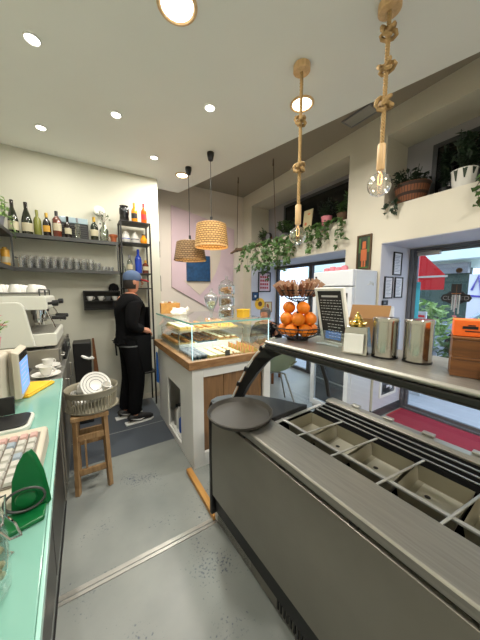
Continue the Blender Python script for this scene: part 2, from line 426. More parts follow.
sbox('trim_2', 'dark_frame', (WX + 0.385, WX + 0.40, 2.08, 2.12, 2.4, 3.06), (WX + 0.385, WX + 0.40, 3.6, 3.64, 2.4, 3.06), (WX + 0.385, WX + 0.40, 2.12, 3.6, 3.02, 3.06),
     (WX + 0.385, WX + 0.40, 1.28, 1.32, 2.41, 3.02), (WX + 0.385, WX + 0.40, -1.5, 1.28, 2.98, 3.02))
# bluish lining of the alcoves (reveals)
sbox('trim_3', 'reveal', (WX + 0.004, 3.42, 1.579, 1.5845, 0, 2.026), (WX + 0.004, 3.42, -0.5, 1.579, 2.024, 2.0295), (WX + 0.004, 3.42, 4.1245, 4.1295, 0, 2.026), (WX + 0.004, 3.42, 2.03, 4.12, 2.024, 2.0295))
# upper ceiling (soffit strip) and the dropped white ceiling with its oblique edge
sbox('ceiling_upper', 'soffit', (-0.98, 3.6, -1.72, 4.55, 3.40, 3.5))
e = lambda y: 1.30 + (3.9 - y) * 0.2813
b = MB(); b.prism([(-0.86, -1.6, 3.0), (e(-1.6), -1.6, 3.0), (1.30, 3.9, 3.0), (0.912, 3.9, 3.0), (0.912, 3.598, 3.0), (-0.86, 3.598, 3.0)], (0, 0, 0.36))
struct(b.build('ceiling', 'ceiling', None, smooth=False))
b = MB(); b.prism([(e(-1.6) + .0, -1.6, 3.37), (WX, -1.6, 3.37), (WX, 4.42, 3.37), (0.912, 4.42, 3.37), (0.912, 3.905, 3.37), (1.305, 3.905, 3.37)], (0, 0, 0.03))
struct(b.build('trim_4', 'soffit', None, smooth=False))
# metal joint strip across the floor, timber strip by the case, baseboards
sbox('trim_5', 'steel', (-0.2, 0.66, 1.335, 1.352, 0, 0.004), (-0.2, 0.66, 1.36, 1.385, 0, 0.003))
b = MB(); b.box(0.632, 0.675, 1.36, 1.88, 0, 0.035); struct(b.build('trim_6', 'wood_board', None, smooth=False, bevel=0.003))
sbox('baseboard_alcove', 'dark_frame', (WX - 0.012, 3.40, 1.565, 1.578, 0.001, 0.10), (WX - 0.012, WX - 0.001, 1.585, 1.598, 0.001, 0.10))
sbox('baseboard_left', 'black', (-0.205, -0.198, 0.4, 2.05, 0.0, 0.012))
sbox('baseboard_rear', 'wall_white', (-0.86, 0.91, 3.588, 3.599, 0.001, 0.07))
# glazed shop door: frame, closer, pane
door = thing('door_1', 'glazed shop door', 'door'); del door['label']; del door['category']; door['kind'] = 'structure'
b = MB(); b.box(3.42, 3.49, 1.53, 1.575, 0, 2.02); b.box(3.42, 3.49, -0.45, 1.53, 1.99, 2.02); b.box(3.42, 3.49, -0.49, -0.41, 0, 2.02); b.box(3.41, 3.50, -0.41, 1.53, 0, 0.03)
b.build('door_frame', 'door_grey', door, smooth=False, bevel=0.004)
b = MB(); b.box(3.44, 3.475, 1.492, 1.526, 0.03, 1.986); b.box(3.44, 3.475, -0.41, 1.492, 1.955, 1.986); b.box(3.44, 3.475, -0.41, 1.492, 0.03, 0.065); b.box(3.44, 3.475, -0.41, -0.35, 0.065, 1.955)
b.build('door_leaf', 'door_grey', door, smooth=False, bevel=0.003)
b = MB(); b.box(3.455, 3.461, -0.35, 1.492, 0.065, 1.955); b.build('door_pane', 'pane_blue', door, smooth=False)
b = MB(); b.box(3.385, 3.438, 1.26, 1.48, 1.925, 1.965); b.tube([(3.40, 1.3, 1.966), (3.40, 1.40, 1.98), (3.418, 1.50, 1.98)], 0.006); b.build('door_closer', 'steel', door, bevel=0.004)
b = MB(); b.box(3.447, 3.4545, 1.45, 1.49, 0.8, 1.62); b.build('door_sticker', 'teal_sticker', door, smooth=False)
# far alcove window
w = thing('window_3', 'x', 'x'); del w['label']; del w['category']; w['kind'] = 'structure'
b = MB(); b.box(3.43, 3.49, 4.06, 4.12, 0.0, 2.02); b.box(3.43, 3.49, 2.04, 4.06, 1.96, 2.02); b.box(3.43, 3.49, 2.04, 2.10, 0, 2.02); b.box(3.43, 3.49, 3.14, 3.22, 0, 1.96); b.box(3.43, 3.49, 2.10, 4.06, 0, 0.06)
b.build('window_frame', 'dark_frame', w, smooth=False, bevel=0.004)
b = MB(); b.box(3.455, 3.461, 2.10, 4.06, 0.06, 1.96); b.build('window_pane', 'pane_blue', w, smooth=False)

# ------------------------------------------------------------------ ceiling fittings
def downlight(x, y, r, m, label, z=3.0, group=None, power=0, col=(1, 0.95, 0.86)):
    t = thing('ceiling_downlight', label, 'ceiling light', group)
    b = MB(); b.lathe([(r * 0.80, -0.001), (r, -0.001), (r * 1.0, -0.006), (r * 0.86, -0.012), (r * 0.80, -0.006)], n=28); b.build('trim_ring', 'white' if r < .08 else 'wood_light', t)
    b = MB(); b.lathe([(0, -0.007), (r * 0.79, -0.005)], n=28); b.build('diffuser', m, t)
    t.location = (x, y, z)
    if power:
        l = bpy.data.lights.new('ceiling_downlight_lamp', 'AREA'); l.shape = 'DISK'; l.size = r * 1.6; l.energy = power; l.color = col
        lo = bpy.data.objects.new('ceiling_downlight_lamp', l); C.objects.link(lo); lo.location = (x, y, z - 0.02)
    return t
SP = [(-0.18, 2.064, 'small bright recessed spotlight nearest the camera above the teal counter'),
      (-0.255, 3.057, 'small recessed spotlight nearest the bottle shelf on the left'),
      (0.312, 2.511, 'small recessed spotlight in the ceiling above the wooden stool'),
      (0.745, 3.042, 'small recessed spotlight in the ceiling near the corner of the bottle wall'),
      (0.956, 2.019, 'small recessed spotlight in the ceiling above the pastry display case')]
for x, y, l in SP: downlight(x, y, 0.045, 'lamp_white', l, power=9)
downlight(0.50, 1.44, 0.105, 'lamp_white', 'large round wood-rimmed ceiling lamp cut by the top of the photo', power=30)
downlight(1.57, 1.60, 0.095, 'lamp_warm', 'round wood-rimmed ceiling lamp behind the knotted rope pendant', power=30)
downlight(1.155, 3.30, 0.085, 'lamp_warm', 'round ceiling lamp beside the black cap of the far basket pendant', power=38)
for x, y in ((0.2, -0.6), (1.5, -0.5)): downlight(x, y, 0.105, 'lamp_white', f'added unseen ceiling lamp behind the camera over the {"aisle" if x < 1 else "ice cream counter"}', power=42)  # unseen lamps added behind the camera to brighten the room
t = thing('air_vent', 'slotted metal air vent set in the sloping soffit strip', 'air vent')
b = MB()
for q in ((-.09, .09, -.165, -.15), (-.09, .09, .15, .165), (-.09, -.075, -.15, .15), (.075, .09, -.15, .15)): b.box(q[0], q[1], q[2], q[3], -0.012, 0)
b.build('frame', 'tile_custom', t, smooth=False)
b = MB()
for i in range(5): b.obox((-0.056 + i * 0.028, 0, -0.008), (0.02, 0.30, 0.003), (0, 0.5, 0))
b.build('slats', 'steel', t, smooth=False)
place(t, (2.61, 1.79, 3.369), (0, 0, 0))

# ------------------------------------------------------------------ outside, through the door
sbox('ground_street', 'street', (3.55, 14, -8, 12, -0.10, -0.02))
f = thing('shop_building', 'pale green building across the street with a dark shop front and balcony', 'building')
b = MB(); b.box(9.5, 10, 1.2, 9, 2.2, 7); b.box(9.5, 10, 4.6, 9, -0.02, 2.2); b.build('wall', 'facade', f, smooth=False)
b = MB(); b.box(9.55, 9.7, 2.75, 4.6, -0.02, 2.2); b.build('shop_front', 'shop_dark', f, smooth=False)
b = MB(); b.box(8.9, 9.499, 2.4, 8, 2.42, 2.62); b.box(9.0, 9.05, 2.4, 8, 2.62, 3.3); b.build('balcony', 'facade', f, smooth=False)
b = MB(); b.box(9.46, 9.499, 3.0, 4.2, 2.9, 5.0); b.build('window', 'cap_blue', f, smooth=False)
b = MB(); b.box(9.3, 9.499, 2.75, 5.6, 2.05, 2.35); b.build('shop_awning_rail', 'tile_custom', f, smooth=False)
text_mesh('shop_lettering', 'ET', 0.22, frame_mat((9.53, 3.75, 1.72), (0, -1, 0), (0, 0, 1)), 'white', f)
f2 = thing('white_building', 'white rendered wall across the street with violet graffiti', 'building')
b = MB(); b.box(9.3, 10, -6, 1.19, -0.02, 7); b.box(9.3, 9.499, 1.2, 2.7, -0.02, 2.0); b.build('wall', 'facade_white', f2, smooth=False)
b = MB()
def gline(p): b.tube([(9.28, y, z) for y, z in p], 0.03, 5)
gline([(2.62, 1.55), (2.5, 1.95), (2.42, 1.45), (2.28, 1.95)]); gline([(2.0, 1.92), (2.18, 1.92), (2.2, 1.74), (2.02, 1.66), (2.03, 1.48), (2.24, 1.46)]); gline([(1.68, 1.90), (1.86, 1.94), (1.88, 1.74), (1.70, 1.66), (1.72, 1.48), (1.92, 1.50)]); gline([(2.75, 1.40), (2.3, 1.36), (1.7, 1.42)])
b.build('graffiti', 'graffiti', f2)
a = thing('street_awning', 'red sloping shop awning with white trim seen through the glass door', 'awning')
b = MB(); b.prism([(4.45, 1.90, 2.12), (4.45, 1.56, 1.745), (4.45, 1.90, 1.745)], (0.5, 0.30, 0)); b.build('slope', 'red', a, smooth=False)
b = MB(); b.prism([(4.45, 1.90, 1.715), (4.45, 1.565, 1.715), (4.45, 1.565, 1.535), (4.45, 1.90, 1.535)], (0.5, 0.30, 0)); b.build('valance', 'red', a, smooth=False)
b = MB(); b.prism([(4.44, 1.91, 1.744), (4.44, 1.53, 1.744), (4.44, 1.53, 1.716), (4.44, 1.91, 1.716)], (0.52, 0.31, 0)); b.build('white_trim', 'white', a, smooth=False)
b = MB(); b.cyl((4.9, 2.14, -0.02), (4.9, 2.14, 1.534), 0.02); b.build('post', 'white', a)
def bush(name, label, cat, x, y, r, h, n, m, grp=None, pot=True, seed=1):
    random.seed(seed); t = thing(name, label, cat, grp)
    if pot:
        b = MB(); b.lathe([(0, -0.02), (r * .45, -0.02), (r * .6, h * .28), (r * .66, h * .3), (r * .5, h * .3), (0, h * .27)], (x, y, 0), 16); b.build('pot', 'tile_custom', t)
    b = MB()
    for i in range(n):
        u, w, q = random.uniform(-1, 1), random.uniform(0, 2 * PI), random.random() ** .5
        s_ = math.sqrt(1 - u * u); p = V((x + r * q * s_ * math.cos(w), y + r * q * s_ * math.sin(w), h * .64 + h * .38 * u * q))
        b.leaf(p, (random.uniform(-1, 1), random.uniform(-1, 1), random.uniform(-.4, .8)), (0, 0, 1), random.uniform(.5, 1.2) * h * .13, h * .07)
    b.build('foliage', m, t, smooth=False)
    b = MB()
    for i in range(5): w = i * 1.25; b.tube([(x, y, h * .25 if pot else -.02), (x + .3 * r * math.cos(w), y + .3 * r * math.sin(w), h * .55), (x + .6 * r * math.cos(w), y + .6 * r * math.sin(w), h * .85)], h * .008, 5)
    b.build('stems', 'twig', t)
    return t
bush('street_shrub', 'tall leafy shrub outside the door below the red awning', 'shrub', 5.6, 2.25, 0.42, 1.35, 700, 'leaf_street', 'shrubs outside', seed=3)
bush('street_shrub', 'leafy street shrub behind the hanging closed sign', 'shrub', 6.6, 1.50, 0.36, 1.05, 460, 'leaf_street', 'shrubs outside', seed=4)
bush('potted_shrub', 'dark potted plant on the pavement just outside the door', 'potted plant', 4.6, 1.40, 0.24, 0.92, 240, 'leaf', seed=5)
cr = thing('parked_car', 'silver car parked along the far side of the street', 'car')
b = MB(); P = [(0, .35), (0.05, .72), (.75, .85), (1.25, 1.28), (2.6, 1.3), (3.3, .88), (4.0, .78), (4.1, .35)]
b.prism([(7.2, 2.9 - y, z - .02) for y, z in P], (1.6, 0, 0)); b.build('body', 'car', cr, bevel=0.05)
b = MB(); b.prism([(7.19, 2.9 - y, z - .02) for y, z in [(.98, .9), (1.32, 1.22), (2.55, 1.24), (3.05, .9)]], (-0.006, 0, 0)); b.build('side_window', 'dark_glass', cr, smooth=False)
for y in (0.8, 3.2):
    b = MB(); b.cyl((7.16, 2.9 - y, .30), (7.40, 2.9 - y, .30), 0.32, n=20); b.build('wheel', 'black', cr)
cs = thing('street_board', 'white free-standing notice board with red heading outside the door', 'sign board')
b = MB(); b.box(4.1, 4.13, 1.62, 1.86, -0.02, 1.22); b.build('panel', 'paper', cs, smooth=False, bevel=0.004)
b = MB(); b.box(4.09, 4.099, 1.64, 1.84, 1.14, 1.17); b.build('heading', 'red', cs, smooth=False)

# ------------------------------------------------------------------ world, camera
wd = bpy.data.worlds.new('day'); bpy.context.scene.world = wd; wd.use_nodes = True
bg = wd.node_tree.nodes['Background']
sk = wd.node_tree.nodes.new('ShaderNodeTexSky'); sk.sky_type = 'HOSEK_WILKIE'; sk.turbidity = 6; sk.sun_direction = (0.3, -0.5, 0.8)
mxn = wd.node_tree.nodes.new('ShaderNodeMix'); mxn.data_type = 'RGBA'; mxn.inputs['Factor'].default_value = 0.75
wd.node_tree.links.new(sk.outputs[0], mxn.inputs['A']); mxn.inputs['B'].default_value = (0.80, 0.90, 1.0, 1)
wd.node_tree.links.new(mxn.outputs['Result'], bg.inputs[0]); bg.inputs[1].default_value = 4.5
cam = bpy.data.cameras.new('camera'); co = bpy.data.objects.new('camera', cam); C.objects.link(co)
cam.sensor_width = 36; cam.sensor_fit = 'AUTO'; cam.lens = 250 / 640 * 36; cam.clip_start = 0.02
co.location = (0, 0, 1.5); co.rotation_euler = (math.radians(90 - 6.39), 0, math.radians(-31.64))
bpy.context.scene.camera = co
bpy.context.scene.view_settings.view_transform = 'Standard'
bpy.context.scene.view_settings.look = 'None'
bpy.context.scene.view_settings.exposure = -0.5
# ================================================================== LEFT COUNTER
t = thing('service_counter', 'long steel service counter under a teal glass top on the left', 'counter')
b = MB(); b.box(-0.84, -0.225, -0.5, 2.03, 0.0, 0.06); b.build('kick_board', 'black', t, smooth=False)
b = MB(); b.box(-0.84, -0.225, -0.5, 2.03, 0.06, 0.885); b.build('carcass', 'black', t, smooth=False)
for y0, y1 in ((-0.48, 0.36), (0.375, 0.80), (0.90, 1.42), (1.435, 2.02)):
    b = MB(); b.box(-0.2245, -0.203, y0, y1, 0.07, 0.875); d = b.build('door', 'cab_dark', t, smooth=False, bevel=0.003)
    yc = y0 + 0.1 if y0 < .3 else (y0 + 0.06)
    b = MB(); b.box(-0.2025, -0.196, yc, yc + 0.045, 0.55, 0.80); b.build('handle', 'steel', d, smooth=False, bevel=0.003)
settle(t, (-0.53, 0.76, 0))
t = thing('counter_top', 'teal glass worktop with a pale polished edge', 'counter top')
b = MB(); b.prism([(-.845, -.55, .896), (-.066, -.55, .896), (-.107, .5, .896), (-.170, 2.03, .896), (-.845, 2.03, .896)], (0, 0, .024)); b.build('glass_sheet', 'teal', t, smooth=False, bevel=0.003)
b = MB(); b.prism([(-.0655, -.55, .896), (-.058, -.55, .896), (-.099, .5, .896), (-.162, 2.03, .896), (-.1695, 2.03, .896), (-.1065, .5, .896)], (0, 0, .0245)); b.build('polished_edge', 'teal_edge', t, smooth=False, bevel=0.002)
settle(t, (-0.5, 0.74, 0.886))
t.location.z = 0.8865
for c in kids(t): c.location.z = 0.0
# drip stand / steel cabinet that carries the espresso machine
t = thing('machine_cabinet', 'dark steel cabinet behind the teal counter carrying the espresso machine', 'cabinet')
b = MB(); b.box(-0.84, -0.20, 2.06, 3.30, 0.0, 0.885); b.build('carcass', 'steel_dark', t, smooth=False, bevel=0.004)
b = MB(); b.box(-0.845, -0.17, 2.045, 3.32, 0.886, 0.915); b.build('worktop', 'steel', t, smooth=False, bevel=0.003)
for y in (2.1, 2.7):
    b = MB(); b.box(-0.199, -0.188, y, y + .55, 0.1, 0.86); d = b.build('door', 'steel_dark', t, smooth=False, bevel=0.003)
    b = MB(); b.tube([(-.187, y + .48, .6), (-.165, y + .48, .6), (-.165, y + .48, .75), (-.187, y + .48, .75)], .006); b.build('handle', 'steel', d)
settle(t, (-0.52, 2.7, 0))
t = thing('knock_box_drawer', 'wide dark steel knock-box drawer under the espresso machine', 'drawer')
b = MB(); b.box(-0.84, -0.205, 2.42, 3.16, 0.917, 1.052); b.build('housing', 'steel_dark', t, smooth=False, bevel=0.004)
b = MB(); b.box(-0.204, -0.197, 2.46, 3.12, 0.93, 1.04); d = b.build('drawer', 'steel_dark', t, smooth=False, bevel=0.003)
b = MB(); b.tube([(-.196, 2.48, .985), (-.18, 2.48, .985), (-.18, 2.58, .985), (-.196, 2.58, .985)], .006); b.build('handle', 'steel', d)
settle(t, (-0.52, 2.79, 0.917))

# ------------------------------------------------------------------ espresso machine
t = thing('espresso_machine', 'white two-group espresso machine with black handles and cups stacked on top', 'espresso machine')
ym, yM = 2.42, 3.14
def side(y):
    b = MB(); P = [(-.84, 1.085), (-.345, 1.085), (-.352, 1.12), (-.392, 1.39), (-.41, 1.418), (-.44, 1.425), (-.84, 1.425)]
    b.prism([(x, y, z) for x, z in P], (0, .03, 0)); b.build('side_panel', 'enamel', t, smooth=False, bevel=0.008)
side(ym - 0.005); side(yM - 0.025)
b = MB(); b.box(-.84, -.43, ym + .03, yM - .03, 1.09, 1.42); b.build('boiler_body', 'steel_dark', t, smooth=False, bevel=.01)
b = MB(); P = [(-.84, 1.362), (-.268, 1.362), (-.255, 1.372), (-.262, 1.455), (-.275, 1.468), (-.84, 1.468)]
b.prism([(x, ym + .026, z) for x, z in P], (0, yM - ym - .052, 0)); b.build('top_hood', 'enamel', t, smooth=False, bevel=.006)
b = MB(); b.prism([(x, ym + .026, z) for x, z in [(-.46, 1.075), (-.222, 1.075), (-.212, 1.085), (-.212, 1.165), (-.222, 1.175), (-.46, 1.175)]], (0, yM - ym - .052, 0)); b.build('drip_tray', 'enamel', t, smooth=False, bevel=.006)
b = MB()
for i in range(14): b.box(-.44, -.23, ym + .05 + i * .046, ym + .07 + i * .046, 1.177, 1.182)
b.build('drip_grid', 'steel', t, smooth=False)
for y in (2.62, 2.93):
    b = MB(); b.cyl((-.34, y, 1.361), (-.34, y, 1.32), .045); b.cyl((-.34, y, 1.32), (-.34, y, 1.285), .034); g = b.build('group_head', 'chrome', t)
    b = MB(); b.lathe([(0, 1.25), (.028, 1.25), (.036, 1.284), (0, 1.284)], (-.34, y, 0)); b.tube([(-.31, y, 1.275), (-.25, y - .005, 1.285)], .009); b.build('filter_basket', 'chrome', g)
    b = MB(); b.tube([(-.25, y - .005, 1.285), (-.235, y - .006, 1.286), (-.19, y - .01, 1.284), (-.155, y - .012, 1.28), (-.150, y - .012, 1.28)], [.012, .016, .015, .018, .01]); b.build('portafilter_handle', 'black', g)
    b = MB(); b.tube([(-.33, y, 1.25), (-.33, y, 1.232)], .012); b.build('spout', 'chrome', g)
for y in (2.50, 3.05):
    b = MB(); b.cyl((-.258, y, 1.41), (-.232, y, 1.412), .011); b.tube([(-.232, y, 1.412), (-.225, y, 1.412), (-.192, y, 1.414), (-.188, y, 1.414)], [.017, .024, .024, .012]); b.build('steam_knob', 'black', t)
    b = MB(); b.tube([(-.275, y, 1.361), (-.26, y, 1.33), (-.235, y + .01, 1.25), (-.225, y + .01, 1.215)], .006); b.build('steam_wand', 'chrome', t)
b = MB(); 
for i in range(9): b.tube([(-.80, ym + .06 + i * .07, 1.492), (-.30, ym + .06 + i * .07, 1.492)], .003, 6)
b.tube([(-.30, ym + .04, 1.52), (-.30, yM - .04, 1.52)], .005); b.tube([(-.30, ym + .04, 1.47), (-.30, ym + .04, 1.52)], .005); b.tube([(-.30, yM - .04, 1.47), (-.30, yM - .04, 1.52)], .005)
b.tube([(-.30, 2.78, 1.47), (-.30, 2.78, 1.52)], .005)
b.build('cup_rail', 'grey_metal', t)
for x in (-.78, -.28):
    for y in (ym + .06, yM - .06):
        b = MB(); b.cyl((x, y, 1.054), (x, y, 1.084), .022); b.build('foot', 'black', t)
settle(t, (-0.52, 2.78, 1.054))

# cups on the machine
def make_cup(label, m='china', s=1.0, group=None):
    t = thing('coffee_cup', label, 'cup', group)
    b = MB(); b.lathe([(0, 0), (.022 * s, 0), (.026 * s, .006 * s), (.037 * s, .035 * s), (.041 * s, .062 * s), (.038 * s, .062 * s), (.034 * s, .035 * s), (.02 * s, .008 * s), (0, .007 * s)], n=20); b.build('bowl', m, t)
    b = MB(); b.tube([(.036 * s, 0, .05 * s), (.052 * s, 0, .052 * s), (.060 * s, 0, .04 * s), (.052 * s, 0, .024 * s), (.033 * s, 0, .02 * s)], .0045 * s, 6); b.build('handle', m, t)
    return t
cup0 = make_cup('upside-down white cup nearest the front corner on top of the espresso machine')
i = 0
W = ['nearest the front corner', 'second along the rail from the front corner', 'third along the rail from the front corner', 'fourth along the rail from the front corner', 'fifth along the rail, by the wall end']
for k in range(5):
    for r in range(3):
        x, y = -.345 - .105 * r, 2.51 + k * .125
        lab = f'upside-down white cup on the espresso machine, {["front", "middle", "back"][r]} row, {ORD[k]} from camera'
        c = cup0 if (k == 0 and r == 0) else dup(cup0); c['label'] = lab; c['group'] = 'cups on the espresso machine'
        place(c, (x, y, 1.496 + .0625), (PI, 0, 1.57 + random.uniform(-.4, .4)))
# saucers and cups by the knock box
def make_saucer(label, m='china', r=.075):
    t = thing('saucer', label, 'saucer')
    b = MB(); b.lathe([(0, 0), (r * .5, 0), (r * .62, .004), (r, .018), (r * .99, .021), (r * .6, .008), (0, .006)], n=28); b.build('dish', m, t); return t
s = make_saucer('white saucer with a cup just beyond the far end of the teal counter', r=.085); place(s, (-.262, 2.145, .9165))
c = make_cup('white cup on the saucer just beyond the far end of the teal counter'); place(c, (-.262, 2.145, .9255), (0, 0, -.5))
s = make_saucer('lower white saucer of the pair stacked on the steel worktop', r=.08); place(s, (-.268, 2.318, .9165))
s2 = make_saucer('second white saucer stacked upside-down cup and all, on the steel worktop', r=.078); s2['label'] = 'upper white saucer of the pair stacked on the steel worktop'; place(s2, (-.268, 2.318, .935))
c = make_cup('low white cup on top of the two stacked saucers on the steel worktop', s=.9); place(c, (-.268, 2.318, .944), (0, 0, .6))
t = thing('round_strainer', 'round grey metal sieve lying on the steel worktop beside the saucers', 'sieve')
b = MB(); b.lathe([(.065, .0), (.09, .03), (.093, .036), (.088, .036), (.062, .004)], n=26); b.build('rim', 'grey_metal', t)
b = MB()
for i in range(13): a = i * 2 * PI / 13; b.tube([(0, 0, .004), (.08 * math.cos(a), .08 * math.sin(a), .02)], .002, 5)
b.lathe([(0, 0), (.066, .002)], n=26); b.build('mesh_bowl', 'twig', t)
place(t, (-.445, 2.25, .9165))
t = thing('coffee_tamper_stand', 'black coffee tamper stand with chrome tampers by the end of the machine', 'tamper stand')
b = MB(); b.box(-.193, -.172, 2.62, 2.86, .917, 1.06); b.box(-.195, -.172, 3.18, 3.26, .9605, 1.0); b.box(-.196, -.172, 2.86, 3.26, .917, .96); b.build('stand', 'black', t, bevel=.006)
for y in (3.0, 3.1): b = MB(); b.lathe([(0, .962), (.011, .962), (.011, .985), (.006, .99), (.006, 1.02), (.011, 1.04), (.010, 1.07), (0, 1.075)], (-.180, y, 0), 14); b.build('tamper', 'chrome', t)
settle(t, (-.2, 3.0, .917))

# ------------------------------------------------------------------ point-of-sale terminal
t = thing('sales_terminal', 'cream point-of-sale terminal with a bright blue customer screen', 'cash register')
b = MB(); b.prism([(-.60, 1.50, .9215), (-.352, 1.50, .9215), (-.352, 1.50, 1.06), (-.345, 1.50, 1.205), (-.60, 1.50, 1.235)], (0, .16, 0)); b.build('housing', 'beige', t, smooth=False, bevel=.012)
b = MB(); b.box(-.40, -.33, 1.665, 1.72, .945, 1.205); b.build('stand_back', 'beige', t, smooth=False, bevel=.01)
b = MB(); b.prism([(-.328, 1.60, .965), (-.300, 1.60, .965), (-.300, 1.60, 1.195), (-.328, 1.60, 1.21)], (0, .22, 0)); d = b.build('display', 'beige', t, smooth=False, bevel=.005)
b = MB(); b.box(-.2995, -.2985, 1.615, 1.805, .985, 1.15); b.build('screen', 'screen', d, smooth=False)
b = MB(); b.box(-.2995, -.2985, 1.615, 1.805, 1.153, 1.19); b.build('bezel', 'black_gloss', d, smooth=False)
b = MB()
for i in range(5): b.box(-.2984, -.298, 1.63, 1.79 - (i % 3) * .03, 1.125 - i * .026, 1.131 - i * .026)
b.build('text_lines', 'paper', d, smooth=False)
settle(t, (-.47, 1.62, .9215))
t = thing('yellow_pad', 'yellow folded cloth lying on the teal counter under the screen', 'cloth')
b = MB(); b.prism([(-.44, 1.76, .9215), (-.295, 1.728, .9215), (-.198, 1.94, .9215), (-.30, 1.99, .9215), (-.42, 1.96, .9215)], (0, 0, .014)); b.build('lower_fold', 'yellow', t, bevel=.004)
b = MB(); b.prism([(-.435, 1.765, .9357), (-.298, 1.735, .9357), (-.206, 1.935, .9357), (-.31, 1.975, .9357), (-.415, 1.95, .9357)], (0, 0, .007)); b.build('upper_fold', 'yellow', t, bevel=.003)
settle(t, (-.32, 1.76, .9215))
t = thing('card_terminal', 'card payment pad with black face and white rounded base', 'card reader')
def rr(x0, x1, y0, y1, r, z, n=5):
    P = []
    for cx, cy, a in ((x1 - r, y1 - r, 0), (x0 + r, y1 - r, PI / 2), (x0 + r, y0 + r, PI), (x1 - r, y0 + r, 1.5 * PI)):
        for i in range(n + 1): q = a + i * PI / 2 / n; P.append((cx + r * math.cos(q), cy + r * math.sin(q), z))
    return P
b = MB(); b.prism(rr(-.42, -.232, 1.30, 1.47, .035, .9215), (0, 0, .022)); b.build('base', 'enamel', t, bevel=.005)
b = MB(); b.prism(rr(-.41, -.242, 1.31, 1.455, .03, .944), (0, 0, .006)); b.build('face', 'black', t, bevel=.002)
b = MB(); b.obox((-.355, 1.477, .985), (.10, .012, .08), (-.15, 0, 0)); b.build('back_flap', 'black', t, bevel=.003)
settle(t, (-.33, 1.39, .9215))
t = thing('keypad_register', 'beige cash register keypad with grey and pink keys at the near end', 'cash register')
b = MB(); P = [(.82, .9215), (.82, .965), (.85, .972), (1.12, 1.00), (1.16, .995), (1.16, .9215)]
b.prism([(-.56, y, z) for y, z in P], (.41, 0, 0)); b.build('housing', 'beige', t, bevel=.012)
b = MB(); b.prism([(-.545, .853, .9735), (-.165, .853, .9735), (-.165, 1.10, .9995), (-.545, 1.10, .9995)], (0, 0, .002)); b.build('key_bed', 'key_bed', t, smooth=False)
for r in range(7):
    for c in range(14):
        y = .872 + r * .0345; x = -.530 + c * .0268; z = .9745 + (y - .85) * .104
        b = MB(); b.hexa([(x - .0112, y - .0145, z + .002), (x + .0112, y - .0145, z + .002), (x + .0112, y + .0145, z + .005), (x - .0112, y + .0145, z + .005), (x - .0085, y - .011, z + .010), (x + .0085, y - .011, z + .010), (x + .0085, y + .011, z + .0123), (x - .0085, y + .011, z + .0123)])
        b.build('key', 'key_red' if r == 6 and c > 3 else ('key_blue' if (r * 7 + c * 5) % 9 == 0 else 'key_light'), t, smooth=False)
settle(t, (-.35, .99, .9215))
# green plastic receipt holder with a ring of wire
t = thing('green_stand', 'dark green plastic fin-shaped stand with a wire ring at the counter edge', 'stand')
b = MB(); P = [(-.212, .935), (-.205, 1.02), (-.192, 1.06), (-.178, 1.085), (-.168, 1.09), (-.158, 1.07), (-.145, 1.02), (-.138, .96), (-.135, .925), (-.165, .923)]
b.prism([(x - .012, .775, z) for x, z in P], (.008, .012, 0)); b.build('fin', 'green_plastic', t, bevel=.003)
b = MB(); b.prism([(-.235, .70, .9215), (-.150, .725, .9215), (-.150, .774, .9215), (-.235, .774, .9215)], (0, 0, .012)); b.build('foot', 'green_plastic', t, bevel=.003)
b = MB(); b.lathe([(0, 0), (.021, 0), (.023, .003), (.021, .008), (.012, .010), (0, .010)], (-.19, .774, .965), 20, Matrix.Rotation(PI / 2, 3, 'X')); b.build('button', 'green_plastic', t)
b = MB(); b.tube([V((-.19 + .036 * math.cos(a) * 1.15, .756, .972 + .030 * math.sin(a))) for a in [i * 2 * PI / 20 for i in range(20)]], .0032, 8, closed=True); b.build('wire_ring', 'grey_metal', t)
settle(t, (-.18, .76, .9215)); t.location += V((.028, .03, 0))
# swing-top glass jar at the near left
t = thing('clip_jar', 'swing-top glass storage jar with pale contents at the near left edge', 'jar')
b = MB(); b.lathe([(0, .004), (.045, .004), (.056, .012), (.058, .03), (.058, .115), (.05, .135), (.048, .15), (.045, .15), (.047, .135), (.054, .112), (.054, .03), (.05, .014), (0, .012)], n=28); b.build('body', 'jar_glass', t)
b = MB(); b.lathe([(0, .154), (.05, .154), (.053, .160), (.05, .168), (.03, .176), (0, .178)], n=28); b.build('lid', 'jar_glass', t)
b = MB()
for i in range(60):
    a, q = random.uniform(0, 2 * PI), .044 * random.random() ** .5; b.ball((q * math.cos(a), q * math.sin(a), .024 + random.random() * .06), (.009, .007, .007), 7, 5)
b.build('contents', 'pastry_white', t); 
b = MB(); b.tube([(.053 * math.cos(a), .053 * math.sin(a), .143) for a in [i * 2 * PI / 24 for i in range(24)]], .002, 6, closed=True)
b.tube([(.053, -.02, .143), (.066, -.02, .12), (.078, 0, .105), (.066, .02, .12), (.053, .02, .143)], .0022, 6); b.tube([(.053, -.02, .143), (.056, -.02, .185), (.03, 0, .190), (.056, .02, .185), (.053, .02, .143)], .0022, 6); b.build('wire_clip', 'chrome', t)
place(t, (-.212, .60, .9215))
t = thing('tongs', 'steel serving tongs lying across the glass jar', 'tongs')
b = MB(); b.tube([(-.33, .665, .925), (-.25, .69, .927), (-.19, .70, .926), (-.17, .685, .925), (-.19, .668, .925), (-.25, .66, .926), (-.33, .652, .925)], .003, 6); b.build('arms', 'chrome', t); settle(t, (-.25, .68, .9215))
